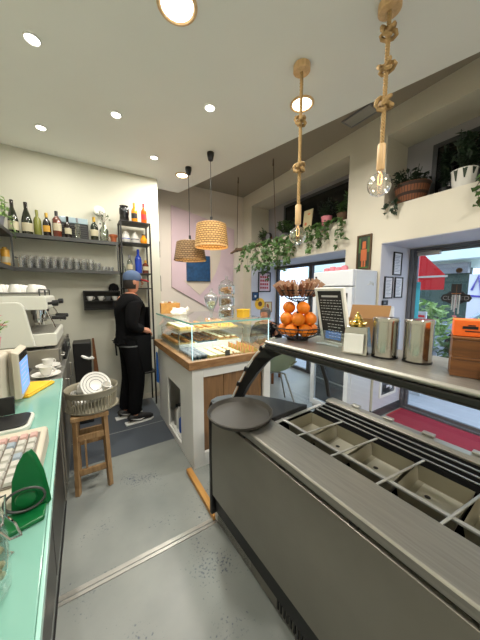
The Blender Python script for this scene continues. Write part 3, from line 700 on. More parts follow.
# potted pink flowers on the terminal
def flower_pot(label, x, y, z):
    random.seed(5); t = thing('flower_pot', label, 'potted plant')
    b = MB(); b.lathe([(0, 0), (.020, 0), (.027, .045), (.029, .05), (.024, .05), (0, .044)], n=18); b.build('pot', 'pink', t)
    st, lf, fl = MB(), MB(), MB()
    for i in range(16):
        a, q = random.uniform(0, 2 * PI), random.uniform(.01, .045); p = V((q * math.cos(a), q * math.sin(a), random.uniform(.075, .125)))
        st.tube([(0, 0, .044), (p.x * .4, p.y * .4, .07), p], .0012, 5)
        for k in range(3): lf.leaf(p * random.uniform(.7, 1), (random.uniform(-1, 1), random.uniform(-1, 1), random.uniform(-.2, .6)), (0, 0, 1), .022, .012)
        if i % 2 == 0:
            for k in range(5): fl.leaf(p + V((0, 0, .002)), (math.cos(k * 1.26), math.sin(k * 1.26), .5), (0, 0, 1), .013, .009)
    st.build('stems', 'leaf', t); lf.build('leaves', 'leaf_street', t, smooth=False); fl.build('flowers', 'pink', t, smooth=False)
    place(t, (x, y, z)); return t
fp = flower_pot('tiny pink pot of pink flowers on top of the sales terminal', -.385, 1.575, 1.2225); fp.scale = (1.3, 1.3, 1.3)

# ------------------------------------------------------------------ wooden stool with a plastic basket of plates
t = thing('wooden_stool', 'light wooden stool with cross rails holding the plate basket', 'stool')
def bar(name, p, q, w, h):
    b = MB(); p, q = V(p), V(q); d = (q - p); L = d.length; mt = d.to_track_quat('X', 'Z').to_matrix()
    c = (p + q) / 2; x, y, z = L / 2, w / 2, h / 2
    b.hexa([c + mt @ V(v) for v in ((-x, -y, -z), (x, -y, -z), (x, y, -z), (-x, y, -z), (-x, -y, z), (x, -y, z), (x, y, z), (-x, y, z))]); return b.build(name, 'wood_stool', t, smooth=False, bevel=.003)
b = MB(); b.box(-.135, .135, -.15, .15, .565, .60); b.build('seat', 'wood_stool', t, smooth=False, bevel=.006)
for sx in (-1, 1):
    for sy in (-1, 1):
        bar('leg', (sx * .105, sy * .12, .564), (sx * .118, sy * .145, 0.001), .035, .035)
for z, f in ((.43, 1), (.36, -1), (.16, 1)):
    bar('rail', (-.095, f * -.128, z), (.095, f * -.128, z), .022, .045)
bar('rail', (-.095, .132, .27), (.095, .132, .27), .022, .045); bar('rail', (-.095, -.138, .17), (.095, -.138, .17), .022, .04)
for sx in (-1, 1): bar('rail', (sx * .108, -.105, .30), (sx * .108, .11, .30), .022, .045)
bar('slat', (-.045, -.128, .18), (-.045, -.128, .42), .03, .014)
place(t, (-.022, 2.21, 0)); t.scale = (.90, .95, 1)
t = thing('dish_basket', 'oval taupe plastic basket with slotted sides full of plates on the stool', 'basket')
ex, ey = .165, .15
b = MB(); b.lathe([(0, .0), (1.0, .0), (1.10, .012), (1.10, .02), (.97, .012), (0, .01)], n=36, sx=ex, sy=ey); b.build('base_tray', 'taupe_plastic', t)
b = MB()
for i in range(46):
    a = i * 2 * PI / 46; ca, sa = math.cos(a), math.sin(a); b.tube([(ex * .96 * ca, ey * .96 * sa, .014), (ex * 1.04 * ca, ey * 1.04 * sa, .125)], .0045, 5)
b.build('slotted_side', 'taupe_plastic', t)
b = MB(); b.lathe([(1.01, .12), (1.07, .12), (1.10, .158), (1.12, .164), (1.10, .170), (1.04, .158), (1.01, .12)], n=40, sx=ex, sy=ey); b.build('rim', 'taupe_plastic', t)
place(t, (.002, 2.21, .6015))
def make_plate(label, r=.10, grey=False):
    t = thing('plate', label, 'plate', 'plates in the dish basket')
    b = MB(); b.lathe([(0, 0), (r * .55, 0), (r * .66, .004), (r, .014), (r * .995, .017), (r * .64, .008), (0, .004)], n=36); b.build('dish', 'china', t)
    b = MB()
    for q in ([.4, .62, .82] if not grey else [.7]): b.lathe([(r * q, .0095 + max(0, q - .6) * .02), (r * (q + .035), .0102 + max(0, q - .6) * .02)], n=36)
    b.build('ring_pattern', 'china_grey', t)
    return t
nP = V((.30, -.72, .62)).normalized(); nS = V((.94, -.25, .20)).normalized(); nF = V((-.15, -.62, .77)).normalized()
def plate_at(p, c, n): p.location = c; p.rotation_euler = n.to_track_quat('Z', 'Y').to_euler()
BC = V((.002, 2.21, .6015))
for k, l in enumerate(('large white plate with grey rings facing out at the front of the basket heap', 'white plate directly behind the front ringed plate in the basket', 'third white plate from the front in the basket heap', 'fourth white plate from the front in the basket heap', 'white plate at the very back of the basket heap')):
    plate_at(make_plate(l, .110, k > 0), BC + V((.026, .012, .166)) - nP * (k * .021), nP)
for k, l in enumerate(('small white saucer standing at the far left end of the plate basket', 'second small white saucer from the left end of the plate basket')):
    plate_at(make_plate(l, .058, True), BC + V((-.134, .004, .092)) + nS * (k * .0165), nS)
for k, l in enumerate(('lower small white saucer lying low at the front of the plate basket', 'upper small white saucer lying low at the front of the plate basket')):
    plate_at(make_plate(l, .036, True), BC + V((-.060, -.072, .088)) + nF * (k * .020), nF)
p = make_cup('white cup with a beige rim at the right end of the plate basket', s=.8); place(p, BC + V((.082, -.048, .150)), (.5, .4, 0))

# black bin with rag by the wall, brown board behind it
t = thing('waste_bin', 'tall black bin with a white rag over it by the wall', 'bin')
b = MB(); b.hexa([(-.16, 3.24, 0.001), (-.02, 3.24, .001), (-.02, 3.44, .001), (-.16, 3.44, .001), (-.175, 3.22, .94), (0.0, 3.22, .94), (0.0, 3.46, .94), (-.175, 3.46, .94)]); b.build('body', 'black', t, bevel=.006)
b = MB(); b.tube([(-.10, 3.214, .80), (-.07, 3.208, .78), (-.03, 3.206, .76), (.0, 3.21, .77), (.02, 3.21, .755)], [.01, .018, .014, .022, .008], 7); b.build('rag', 'white', t)
settle(t, (-.09, 3.34, 0)); t.location.x = -.066
t = thing('leaning_board', 'brown wooden board leaning on the wall beside the black bin', 'board')
b = MB(); b.hexa([(.015, 3.44, .001), (.10, 3.44, .001), (.10, 3.456, .001), (.015, 3.456, .001), (.015, 3.565, .93), (.035, 3.565, .93), (.035, 3.581, .93), (.015, 3.581, .93)]); b.build('plank', 'wood_box', t); settle(t, (.05, 3.45, 0)); t.location.x = .075
# ================================================================== PASTRY DISPLAY CASE
t = thing('pastry_display_case', 'lit glass pastry display case with a wood rim on a white cabinet', 'display case')
x0, x1, y0, y1 = 0.70, 1.50, 1.88, 3.0
b = MB()   # white carcass as panels, leaving the front recess and the staff-side opening hollow
b.box(x0, x1, y1 - .02, y1, 0, .872); b.box(x1 - .02, x1, y0 + .03, y1 - .02, 0, .872); b.box(x0 + .02, x1 - .02, y0 + .25, y0 + .27, 0.0, .85)
b.box(x0, x0 + .02, 2.62, y1 - .02, 0, .872); b.box(x0, x0 + .02, y0 + .03, 2.20, 0, .872); b.box(x0, x0 + .02, 2.20, 2.62, .60, .872); b.box(x0, x0 + .02, 2.20, 2.62, 0, .06); b.box(x0 + .02, x1 - .02, y0 + .27, y1 - .02, .05, .07); b.box(x0 + .02, x1 - .02, y0 + .27, y1 - .02, .85, .872)
b.build('carcass', 'cab_white', t, smooth=False, bevel=.003)
b = MB(); b.box(x0, .80, y0, y0 + .03, 0, .872); b.box(1.43, x1 + .01, y0, y0 + .03, 0, .872); b.box(.80, 1.43, y0, y0 + .03, .79, .872); b.box(.80, 1.43, y0, y0 + .03, 0, .12); b.build('front_frame', 'cab_white', t, smooth=False, bevel=.003)
for a, c in ((.806, 1.005), (1.010, 1.425)):
    b = MB(); b.box(a, c, y0 + .035, y0 + .055, .10, .80); b.build('sliding_door', 'wood_door', t, smooth=False, bevel=.002)
b = MB(); b.box(x0 - .035, x1 + .04, y0 - .03, y0 + .02, .874, .942); b.box(x0 - .035, x0 + .015, y0 + .02, y1 + .03, .874, .942); b.box(x1 - .01, x1 + .04, y0 + .02, y1 + .03, .874, .942); b.box(x0 + .015, x1 - .01, y1 - .02, y1 + .03, .874, .942); b.build('wood_rim', 'wood_rim', t, smooth=False, bevel=.004)
b = MB(); b.box(x0 + .016, x1 - .012, y0 + .021, y1 - .021, .898, .912); b.build('display_deck', 'china', t, smooth=False)
b = MB(); b.box(x0 + .05, x1 - .05, 2.335, y1 - .062, .9125, .985); b.build('display_step', 'china', t, smooth=False)
def pane(*q): b = MB(); b.box(*q); b.build('glass_pane', 'pane', t, smooth=False)
pane(x0, x1, y0, y0 + .006, .943, 1.244); pane(x0, x0 + .006, y0 + .007, y1, .943, 1.244); pane(x1 - .006, x1, y0 + .007, y1, .943, 1.244); pane(x0 - .004, x1 + .004, y0 - .004, y1 + .004, 1.245, 1.253)
b = MB(); b.box(x0 + .03, x1 - .03, 2.30, y1 - .05, 1.110, 1.116); b.build('glass_shelf', 'jar_glass', t, smooth=False)
b = MB()
for x in (x0 + .04, x1 - .04):
    for y in (2.315, y1 - .058): b.cyl((x, y, .9125), (x, y, 1.1095), .006, n=8)
b.build('shelf_post', 'chrome', t)
for nm, q in (('led_strip', (x0 + .012, x1 - .012, y0 + .010, y0 + .016, 1.238, 1.243)), ('led_strip', (x0 + .008, x0 + .013, y0 + .022, y1 - .03, 1.238, 1.243)), ('led_strip', (x0 + .010, x0 + .014, y0 + .010, y0 + .014, .947, 1.236)), ('led_strip', (x1 - .014, x1 - .010, y0 + .010, y0 + .014, .947, 1.236))):
    b = MB(); b.box(*q); b.build(nm, 'led_cool', t, smooth=False)
b = MB(); b.box(x0 - .006, x1 + .006, y0 - .007, y0 - .0045, 1.240, 1.256); b.box(x0 - .007, x0 - .0045, y0 - .0045, y1 + .004, 1.240, 1.256); b.build('edge_profile', 'pane_edge', t, smooth=False)
settle(t, (1.1, 2.44, 0))
la = bpy.data.lights.new('case_led', 'AREA'); la.shape = 'RECTANGLE'; la.size = .7; la.size_y = .9; la.energy = 13; la.color = (.86, .96, 1)
lo = bpy.data.objects.new('case_led', la); C.objects.link(lo); lo.location = (1.1, 2.44, 1.236)

# trays and pastries inside
def make_pastry(kind, label, grp):
    t = thing('pastry', label, 'pastry', grp)
    if kind == 'croissant':
        b = MB(); b.tube([(.045 * math.cos(a), .03 * math.sin(a), .018) for a in [PI * (.05 + .9 * i / 8) for i in range(9)]], [.004, .010, .015, .018, .019, .018, .015, .010, .004], 8); b.build('crust', 'bread', t)
    elif kind == 'bun':
        b = MB(); b.lathe([(0, 0), (.028, .001), (.034, .012), (.03, .024), (.018, .033), (0, .036)], n=14); b.build('bun', 'bread', t)
        b = MB(); b.lathe([(.0315, .0232), (.0195, .0335), (.0, .0372)], n=14); b.build('glaze', 'pastry_white', t)
    elif kind == 'cake':
        b = MB(); b.box(-.034, .034, -.024, .024, 0, .024); b.build('sponge', 'pastry_yellow', t, smooth=False, bevel=.004)
        b = MB(); b.box(-.034, .034, -.024, .024, .0245, .034); b.build('cream', 'pastry_white', t, smooth=False, bevel=.004)
    elif kind == 'sandwich':
        b = MB(); b.prism([(-.04, -.02, 0), (.04, -.02, 0), (-.04, -.02, .06)], (0, .012, 0)); b.prism([(-.04, .006, 0), (.04, .006, 0), (-.04, .006, .06)], (0, .012, 0)); b.build('bread', 'pastry_yellow', t, smooth=False, bevel=.002)
        b = MB(); b.prism([(-.042, -.0075, .001), (.042, -.0075, .001), (-.042, -.0075, .063)], (0, .013, 0)); b.build('filling', 'salmon', t, smooth=False)
    elif kind == 'cup':
        b = MB(); b.lathe([(0, 0), (.020, 0), (.028, .035), (0, .034)], n=12); b.build('paper_cup', 'pastry_dark', t)
        b = MB(); b.lathe([(.027, .0355), (.026, .046), (.014, .056), (0, .058)], n=12); b.build('topping', 'tile_custom', t)
    elif kind == 'tart':
        b = MB(); b.lathe([(0, 0), (.026, 0), (.034, .018), (.031, .018), (.028, .012), (0, .012)], n=16); b.build('shell', 'bread', t)
        b = MB(); b.lathe([(.0275, .0125), (.02, .02), (0, .022)], n=14); b.build('filling', 'pastry_choc', t)
    return t
def tray(x, y, z, w, d, m, label):
    t = thing('serving_tray', label, 'tray')
    b = MB(); b.box(-w / 2, w / 2, -d / 2, d / 2, 0, .004); b.build('plate', m, t, smooth=False)
    b = MB(); b.box(-w / 2, w / 2, -d / 2, -d / 2 + .005, .0042, .014); b.box(-w / 2, w / 2, d / 2 - .005, d / 2, .0042, .014); b.box(-w / 2, -w / 2 + .005, -d / 2 + .005, d / 2 - .005, .0042, .014); b.box(w / 2 - .005, w / 2, -d / 2 + .005, d / 2 - .005, .0042, .014); b.build('rim', m, t, smooth=False)
    place(t, (x, y, z)); return t
random.seed(11)
TR = [('cup', 'tray_dark', .795, 2.11, .15, .38, 3, 7, 'dark tray of little blue cups in the front left corner of the pastry case', 'little cream-topped dark cup in the front left tray'),
      ('cake', 'tray_gold', .965, 2.11, .16, .38, 2, 7, 'golden tray of yellow cake slices, second from the left at the front of the case', 'yellow cake slice in the second front tray'),
      ('bun', 'tray_gold', 1.14, 2.11, .16, .38, 2, 5, 'golden tray of glazed buns, third from the left at the front of the case', 'round glazed bun in the third front tray'),
      ('sandwich', 'tray_gold', 1.345, 2.11, .20, .38, 2, 6, 'golden tray of sandwiches at the front right of the case', 'cut sandwich in the front right tray'),
      ('croissant', 'tray_gold', .82, 2.64, .20, .56, 2, 7, 'long golden tray of croissants at the back left of the pastry case', 'small croissant in the back left tray'),
      ('tart', 'tray_dark', 1.06, 2.64, .22, .56, 3, 7, 'dark tray of chocolate tarts at the back middle of the pastry case', 'chocolate tart in the back middle tray'),
      ('bun', 'tray_gold', 1.32, 2.64, .24, .56, 3, 7, 'golden tray of buns at the back right of the pastry case', 'glazed bun in the back right tray')]
protos = {}
def fill(kind, m, x, y, w, d, nx, ny, tl, pl, z):
    tray(x, y, z, w, d, m, tl)
    for i in range(nx):
        for j in range(ny):
            lab = f'{pl}, {["left", "right"][i] if nx == 2 else ["left", "middle", "right"][i]} row, {ORD[j]}'
            if kind not in protos: o = protos[kind] = make_pastry(kind, lab, '')
            else: o = dup(protos[kind])
            o['label'] = lab; o['group'] = 'pastries: ' + pl
            a = {'cup': 0, 'tart': 0, 'bun': 0, 'cake': .0, 'sandwich': 0, 'croissant': PI / 2}[kind]
            place(o, (x - w / 2 + w * (i + .5) / nx, y - d / 2 + .012 + (d - .024) * (j + .5) / ny, z + .0052), (0, 0, a + random.uniform(-.06, .06)))
for n_, k in enumerate(TR): fill(*k, .9135 if n_ < 4 else .9865)
for k in [('sandwich', 'tray_gold', 1.33, 2.62, .2, .5, 2, 6, 'golden tray of sandwiches on the right of the upper glass shelf', 'sandwich in the right tray of the upper shelf'),
          ('croissant', 'tray_gold', 1.08, 2.62, .2, .5, 2, 6, 'golden tray of croissants in the middle of the upper glass shelf', 'croissant in the middle tray of the upper shelf'),
          ('cake', 'tray_gold', .85, 2.62, .17, .5, 2, 8, 'golden tray of cake slices on the left of the upper glass shelf', 'cake slice in the left tray of the upper shelf')]: fill(*k, 1.1175)
for x, l in ((1.055, 'dark rectangular price holder standing between the front trays'),):
    t = thing('price_card', l, 'price card'); b = MB(); b.obox((0, .010, .038), (.05, .004, .065), (-.15, 0, 0)); b.build('card', 'black', t, smooth=False); b = MB(); b.box(-.02, .02, -.005, .03, -.002, .001); b.build('foot', 'black', t, smooth=False); place(t, (x - .002, 1.9075, .9150), (0, 0, .1))

# on top of the display case
ZT = 1.2545
def biscuit_jar():
    t = thing('biscuit_jar_tower', 'tall three-tier glass jar tower filled with biscuits on the display case', 'jar')
    random.seed(3)
    for k in range(3):
        z = .005 + k * .105
        b = MB(); b.lathe([(0, z), (.062, z), (.074, z + .012), (.074, z + .085), (.06, z + .10), (.055, z + .10), (.07, z + .083), (.07, z + .014), (.06, z + .005), (0, z + .004)], n=26); j = b.build('jar', 'jar_glass', t)
        b = MB()
        for i in range(34):
            a, q = random.uniform(0, 2 * PI), .05 * random.random() ** .5
            b.ball((q * math.cos(a), q * math.sin(a), z + .022 + random.random() * .048), (.015, .013, .010), 7, 5)
        b.build('biscuits', ['bread', 'nuts', 'nuts'][2 - k], j)
    b = MB(); b.lathe([(.058, .3205), (.062, .325), (.045, .345), (.016, .357), (.009, .366), (.017, .378), (.012, .39), (0, .393)], n=22); b.build('lid', 'jar_glass', t)
    place(t, (1.10, 2.02, ZT))
biscuit_jar()
t = thing('footed_jar', 'tulip-shaped footed glass jar with a lid beside the biscuit tower', 'jar')
b = MB(); b.lathe([(0, 0), (.045, 0), (.045, .006), (.012, .018), (.010, .06), (.02, .08), (.055, .15), (.066, .20), (.060, .20), (.05, .152), (.016, .086), (0, .082)], n=24); b.build('bowl', 'jar_glass', t)
b = MB(); b.lathe([(.066, .202), (.05, .222), (.018, .238), (.008, .25), (.016, .264), (.010, .276), (0, .278)], n=24); b.build('lid', 'jar_glass', t)
b = MB()
for i in range(26):
    a, q = random.uniform(0, 2 * PI), random.random(); z = .105 + q * .06; b.ball((.03 * (z - .06) / .1 * math.cos(a), .03 * (z - .06) / .1 * math.sin(a), z), (.011, .010, .008), 7, 5)
b.build('sweets', 'pastry_white', t); place(t, (.945, 2.02, ZT))
t = thing('amber_box', 'small amber yellow cube box at the right of the display case top', 'box')
b = MB(); b.box(-.052, .052, -.04, .04, 0, .065); b.build('carton', 'yellow', t, smooth=False, bevel=.004); b = MB(); b.box(-.054, .054, -.042, .042, .0655, .08); b.build('lid', 'yellow', t, smooth=False, bevel=.003); place(t, (1.30, 2.05, ZT), (0, 0, .3))
t = thing('wooden_caddy', 'light wooden sugar caddy at the far end of the display case top', 'caddy')
b = MB(); b.box(-.105, .105, -.06, -.05, 0, .12); b.box(-.105, .105, .05, .06, 0, .12); b.box(-.105, -.095, -.05, .05, 0, .12); b.box(.095, .105, -.05, .05, 0, .12); b.box(-.095, .095, -.05, .05, 0, .008); b.box(-.004, .004, -.05, .05, .008, .11); b.build('case', 'wood_board', t, smooth=False, bevel=.002)
b = MB(); b.box(.02, .06, -.064, -.0605, .03, .07); b.build('notice', 'white', t, smooth=False)
for i in range(5):
    b = MB(); b.obox((-.075 + i * .034, 0, .075), (.026, .07, .12), (0, .1 * (i % 3 - 1), 0)); b.build('sachet_bundle', ['white', 'pastry_white', 'bread'][i % 3], t, smooth=False)
place(t, (.83, 2.90, ZT), (0, 0, -.15))
t = thing('paper_bag', 'crumpled clear white bag lying on the display case by the caddy', 'bag')
random.seed(9); b = MB(); b.lathe([(0, 0), (.085, .004), (.10, .025), (.085, .05), (.05, .066), (0, .07)], n=18, sx=1.15, sy=.55)
for v in b.bm.verts: v.co += V((random.uniform(-1, 1), random.uniform(-1, 1), random.uniform(0, 1))) * .010
b.build('wrap', 'white', t, smooth=False); b = MB(); b.tube([(.10, 0, .035), (.13, .01, .05), (.15, .005, .06)], [.03, .015, .026], 8); b.build('twisted_end', 'white', t, smooth=False); place(t, (.86, 2.66, ZT + .001), (0, 0, .5))
t = thing('blue_towel', 'blue towel hanging from a hook at the far end of the display case', 'towel')
b = MB(); random.seed(2)
P = []
for i in range(9):
    y = 2.93 + i * .011; P.append((0.676 + .008 * math.sin(i * 1.7), y))
for (xa, ya), (xb, yb) in zip(P, P[1:]): b.hexa([(xa, ya, .44), (xb, yb, .43), (xb + .004, yb, .43), (xa + .004, ya, .44), (xa, ya * .35 + 2.975 * .65, .795), (xb, yb * .35 + 2.975 * .65, .795), (xb + .004, yb * .35 + 2.975 * .65, .795), (xa + .004, ya * .35 + 2.975 * .65, .795)])
b.build('cloth', 'cloth_blue', t); b = MB(); b.tube([(.6955, 2.975, .81), (.675, 2.975, .81), (.672, 2.975, .798), (.679, 2.975, .790)], .003, 6); b.build('hook', 'steel', t); settle(t, (.68, 2.97, .43))
# bottles on the floor of the case's staff-side opening
for i, (y, m, h) in enumerate(((2.28, 'white', .24), (2.38, 'blue', .20), (2.47, 'white', .27), (2.56, 'steel', .22))):
    t = thing('spray_bottle', f'{["white", "blue", "taller white", "grey"][i]} bottle inside the dark opening of the display case cabinet', 'bottle')
    b = MB(); b.lathe([(0, 0), (.033, 0), (.036, .01), (.035, h * .7), (.014, h * .82), (.014, h * .88), (0, h * .88)], n=16); b.build('body', m, t); b = MB(); b.lathe([(.015, h * .885), (.016, h), (0, h)], n=12); b.build('cap', 'black', t); place(t, (.775, y, .0715))

# ================================================================== ICE-CREAM COUNTER
t = thing('ice_cream_counter', 'long stainless steel ice cream counter with a raised top shelf and black end cap', 'ice cream counter')
YN = -0.55
FX = 0.622
b = MB(); b.prism([(FX, YN, .22), (FX - .004, YN, .50), (FX + .002, YN, .765), (FX + .02, YN, .765), (FX + .02, YN, .22)], (0, 1.33 - YN, 0)); b.build('front_panel', 'steel_dark', t, smooth=False, bevel=.002)
b = MB(); b.box(FX + .02, FX + .035, YN, 1.33, .10, .80); b.build('recess', 'black', t, smooth=False)
b = MB(); b.box(FX + .036, FX + .05, YN, 1.33, 0.012, .22); b.build('kick_plate', 'steel_dark', t, smooth=False)
b = MB()
for i in range(60): b.box(FX + .030, FX + .0355, YN + .1 + i * .0205, YN + .11 + i * .0205, .03, .20)
b.build('louvre_grille', 'black', t, smooth=False)
b = MB(); b.box(FX + .026, FX + .0355, 1.02, 1.16, .15, .175); b.build('kick_handle', 'black', t, smooth=False, bevel=.003)
b = MB(); b.prism([(FX + .003, YN, .782), (FX + .003, YN, .812), (FX + .008, YN, .8185), (.805, YN, .8185), (.805, YN, .79), (FX + .03, YN, .782)], (0, 1.16 - YN, 0)); b.build('worktop_slab', 'steel_brushed', t, smooth=False, bevel=.003)
for y in (.08, .40, .72, 1.0):
    b = MB(); b.box(FX + .008, FX + .02, y, y + .03, .7655, .7815); b.build('bracket', 'black', t, smooth=False)
# body behind
EP = [(FX + .004, 1.16), (FX + .002, 1.33), (.64, 1.375), (.70, 1.40), (.78, 1.385), (.86, 1.33), (.94, 1.25), (1.01, 1.14), (1.06, 1.03), (1.09, .985), (.806, .985), (.806, 1.16)]
b = MB(); b.prism([(x, y, .782) for x, y in EP], (0, 0, .046)); b.build('end_cap', 'black', t, bevel=.006)
Q = [(FX + .036, 1.331), (.655, 1.362), (.70, 1.385), (.775, 1.37), (.85, 1.315), (.93, 1.235), (1.0, 1.125), (1.05, 1.02), (1.08, .975), (FX + .036, .975)]
b = MB(); b.prism([(x, y, .012) for x, y in Q], (0, 0, .768)); b.build('end_body', 'cab_white', t)
b = MB(); b.prism([(FX - .006, 1.331, .08), (FX - .006, 1.331, .79), (FX + .01, 1.331, .828), (.655, 1.331, .828), (.655, 1.331, .08)], (0, .03, 0)); b.build('corner_profile', 'black', t, smooth=False, bevel=.006)
b = MB(); b.box(1.30, 1.34, YN, .97, .02, .78); b.box(FX + .05, 1.30, YN, YN + .02, .02, .60); b.build('customer_panel', 'cab_white', t, smooth=False)
# the well: walls, floor, rails, pans
b = MB(); b.box(.806, .82, YN, .974, .60, .80); b.box(1.085, 1.10, YN, .974, .60, .79); b.box(.82, 1.085, .96, .974, .60, .79); b.box(.82, 1.085, YN, .96, .59, .60); b.build('well', 'slot_black', t, smooth=False)
b = MB(); b.box(.868, .884, YN, .985, .797, .806); b.box(.82, 1.20, .965, .986, .7965, .803); b.build('long_rail', 'rail', t, smooth=False, bevel=.002)
for y in (.80, .615, .425, .235, .045, -.145, -.335):
    b = MB(); b.obox((.955, y - .012, .8105), (.30, .009, .006), (0, 0, -.16)); b.build('cross_rail', 'rail', t, smooth=False, bevel=.002)
yy = [.955, .785, .60, .41, .22, .03, -.16, -.35, -.52]
for k, (a, c) in enumerate(zip(yy, yy[1:])):
    b = MB(); z0, z1 = .735, .794
    p = [(.887, c + .006), (1.083, c + .006), (1.083, a - .006), (.887, a - .006)]; q = [(.897, c + .016), (1.073, c + .016), (1.073, a - .016), (.897, a - .016)]
    for i in range(4):
        j = (i + 1) % 4; b.poly([(p[i][0], p[i][1], z1), (p[j][0], p[j][1], z1), (q[j][0], q[j][1], z0), (q[i][0], q[i][1], z0)])
    b.poly([(x, y, z0) for x, y in q]); pn = b.build('pan', 'tub', t, smooth=False)
    if k in (1, 2, 3, 4):
        b = MB(); b.box(.93, 1.06, c + .03, a - .04, .737, .742); b.build('base_plate', 'tub_plate', pn, smooth=False, bevel=.002)
        b = MB(); b.lathe([(0, .7425), (.010, .7427)], (.99, a - .075, 0), 14); b.build('drain_hole', 'black', pn)
# rear louvres and ledge
b = MB(); b.hexa([(1.101, YN, .775), (1.235, YN, .775), (1.235, .955, .775), (1.101, .955, .775), (1.101, YN, .79), (1.235, YN, .812), (1.235, .955, .812), (1.101, .955, .79)]); b.build('air_slot', 'slot_black', t, smooth=False)
for i in range(3):
    x = 1.130 + i * .036; z = .796 + i * .0055
    b = MB(); b.box(x, x + .005, YN, .955, z, z + .005); b.build('louvre', 'rail' , t, smooth=False)
b = MB(); b.prism([(1.236, YN, .775), (1.236, YN, .822), (1.262, YN, .829), (1.31, YN, .824), (1.345, YN, .80), (1.345, YN, .775)], (0, .965 - YN, 0)); b.build('rear_ledge', 'steel_brushed', t, smooth=False, bevel=.003)
for y in (.80, .62, .44, .26, .08):
    b = MB(); b.obox((1.30, y, .833), (.03, .05, .012)); b.build('glass_clip', 'steel', t, smooth=False, bevel=.004)
# canopy shelf
b = MB(); b.prism([(.783, YN, 1.228), (.773, YN, 1.234), (.773, YN, 1.243), (.782, YN, 1.2495), (1.12, YN, 1.2495), (1.12, YN, 1.228)], (0, 1.02 - YN, 0)); b.build('canopy_shelf', 'steel_brushed', t, smooth=False, bevel=.003)
b = MB(); b.prism([(.786, YN, 1.198), (.770, YN, 1.208), (.770, YN, 1.2275), (1.08, YN, 1.2275), (1.08, YN, 1.200)], (0, 1.015 - YN, 0)); b.build('canopy_underside', 'lip', t, smooth=False, bevel=.003)
b = MB(); b.box(.87, 1.0, YN, .98, 1.1965, 1.1995); b.build('light_cover', 'china_grey', t, smooth=False)
# staff-side arch at the left end: curved tapering arm with a glass edge
A = [(.775, 1.315, .829), (.79, 1.268, .93), (.808, 1.215, 1.035), (.825, 1.165, 1.115), (.842, 1.115, 1.175), (.855, 1.075, 1.215), (.865, 1.03, 1.2495)]
B2 = [(.797, 1.275, .829), (.815, 1.225, .925), (.835, 1.165, 1.015), (.852, 1.11, 1.085), (.862, 1.05, 1.135), (.865, .98, 1.17), (.86, .90, 1.19)]
b = MB()
for i in range(6): b.hexa([A[i], B2[i], V(B2[i]) + V((.05, .02, 0)), V(A[i]) + V((.05, .02, 0)), A[i + 1], B2[i + 1], V(B2[i + 1]) + V((.05, .02, 0)), V(A[i + 1]) + V((.05, .02, 0))])
b.build('curved_arm', 'black', t, smooth=False)
b = MB(); b.tube([V(p) + V((-.006, .006, .004)) for p in A], .005, 6); b.build('glass_edge', 'china', t)
for i in (1, 2, 4):
    b = MB(); b.obox(V(A[i]) + V((-.006, .006, .004)), (.018, .014, .03), (.4, 0, 0)); b.build('edge_clip', 'black', t, smooth=False)
# customer-side end rib and the curved clear front glass
R2 = [(1.07, .985, 1.20), (1.14, .985, 1.14), (1.21, .985, 1.05), (1.265, .985, .94), (1.295, .985, .832)]
b = MB(); b.tube(R2, [.010, .012, .013, .014, .014], 8); b.build('end_rib', 'lip', t)
b = MB(); k = [(1.085, 1.20), (1.145, 1.145), (1.215, 1.055), (1.27, .945), (1.30, .832)]
for (xa, za), (xb, zb) in zip(k, k[1:]): b.poly([(xa, YN, za), (xb, YN, zb), (xb, .975, zb), (xa, .975, za)])
b.build('front_glass', 'pane_clear', t)
b = MB(); b.poly([(x, .985, z) for x, z in ([(.90, 1.20)] + [(q[0], q[2]) for q in R2] + [(.90, .83)])]); b.build('end_glass', 'pane_clear', t, smooth=False)
settle(t, (.62, 1.2, 0)); t.rotation_euler.z = .058
# round black tray on the end cap
t = thing('round_tray', 'round black serving tray lying on the end of the ice cream counter', 'tray')
b = MB(); b.lathe([(0, 0), (.155, 0), (.165, .003), (.178, .022), (.1785, .026), (.172, .026), (.160, .008), (.15, .006), (0, .006)], n=48); b.build('dish', 'tray_black', t)
b = MB(); b.lathe([(.1705, .0262), (.1745, .030), (.1795, .0262), (.1745, .0262)], n=48); b.build('rolled_rim', 'tray_black', t); place(t, (.682, 1.106, .8292))
# red door mat
t = thing('door_mat', 'dark red entrance mat lying inside the glass door', 'mat')
b = MB(); b.box(2.80, 3.40, .0, 1.52, .001, .012); b.build('pile', 'mat_red', t, smooth=False, bevel=.004)
b = MB(); b.box(2.775, 2.799, -.02, 1.54, .001, .008); b.box(2.80, 3.40, 1.521, 1.54, .001, .008); b.build('rubber_border', 'cap_red', t, smooth=False); settle(t, (3.1, .76, .001))
# ================================================================== BOTTLE WALL
def shelf(name, label, z):
    t = thing(name, label, 'shelf')
    b = MB(); b.box(-.855, .365, 3.37, 3.598, z - .006, z); b.box(-.855, -.60, 2.2, 3.37, z - .006, z); b.build('board', 'grey_metal', t, smooth=False)
    b = MB(); b.box(-.60, .372, 3.355, 3.369, z - .034, z + .004); b.box(-.60, -.586, 2.2, 3.355, z - .034, z + .004); b.build('front_edge', 'grey_metal', t, smooth=False, bevel=.002)
    return t
ZU, ZL = 2.085, 1.745
t = shelf('wall_shelf', 'upper grey metal wall shelf with wine and liqueur bottles', ZU)
settle(t, (0, 3.5, ZU))
t = shelf('wall_shelf', 'lower grey metal wall shelf full of clear tumblers', ZL)
for x, y in ((.352, 3.36), (-.588, 3.30)):
    b = MB(); b.box(x, x + .014, y, y + .014, ZL + .005, ZU - .036); b.build('upright', 'grey_metal', t, smooth=False)
b = MB(); b.box(-.588, -.574, 3.40, 3.59, ZL + .1, ZL + .114); b.build('side_tie', 'grey_metal', t, smooth=False)
settle(t, (0, 3.5, ZL))

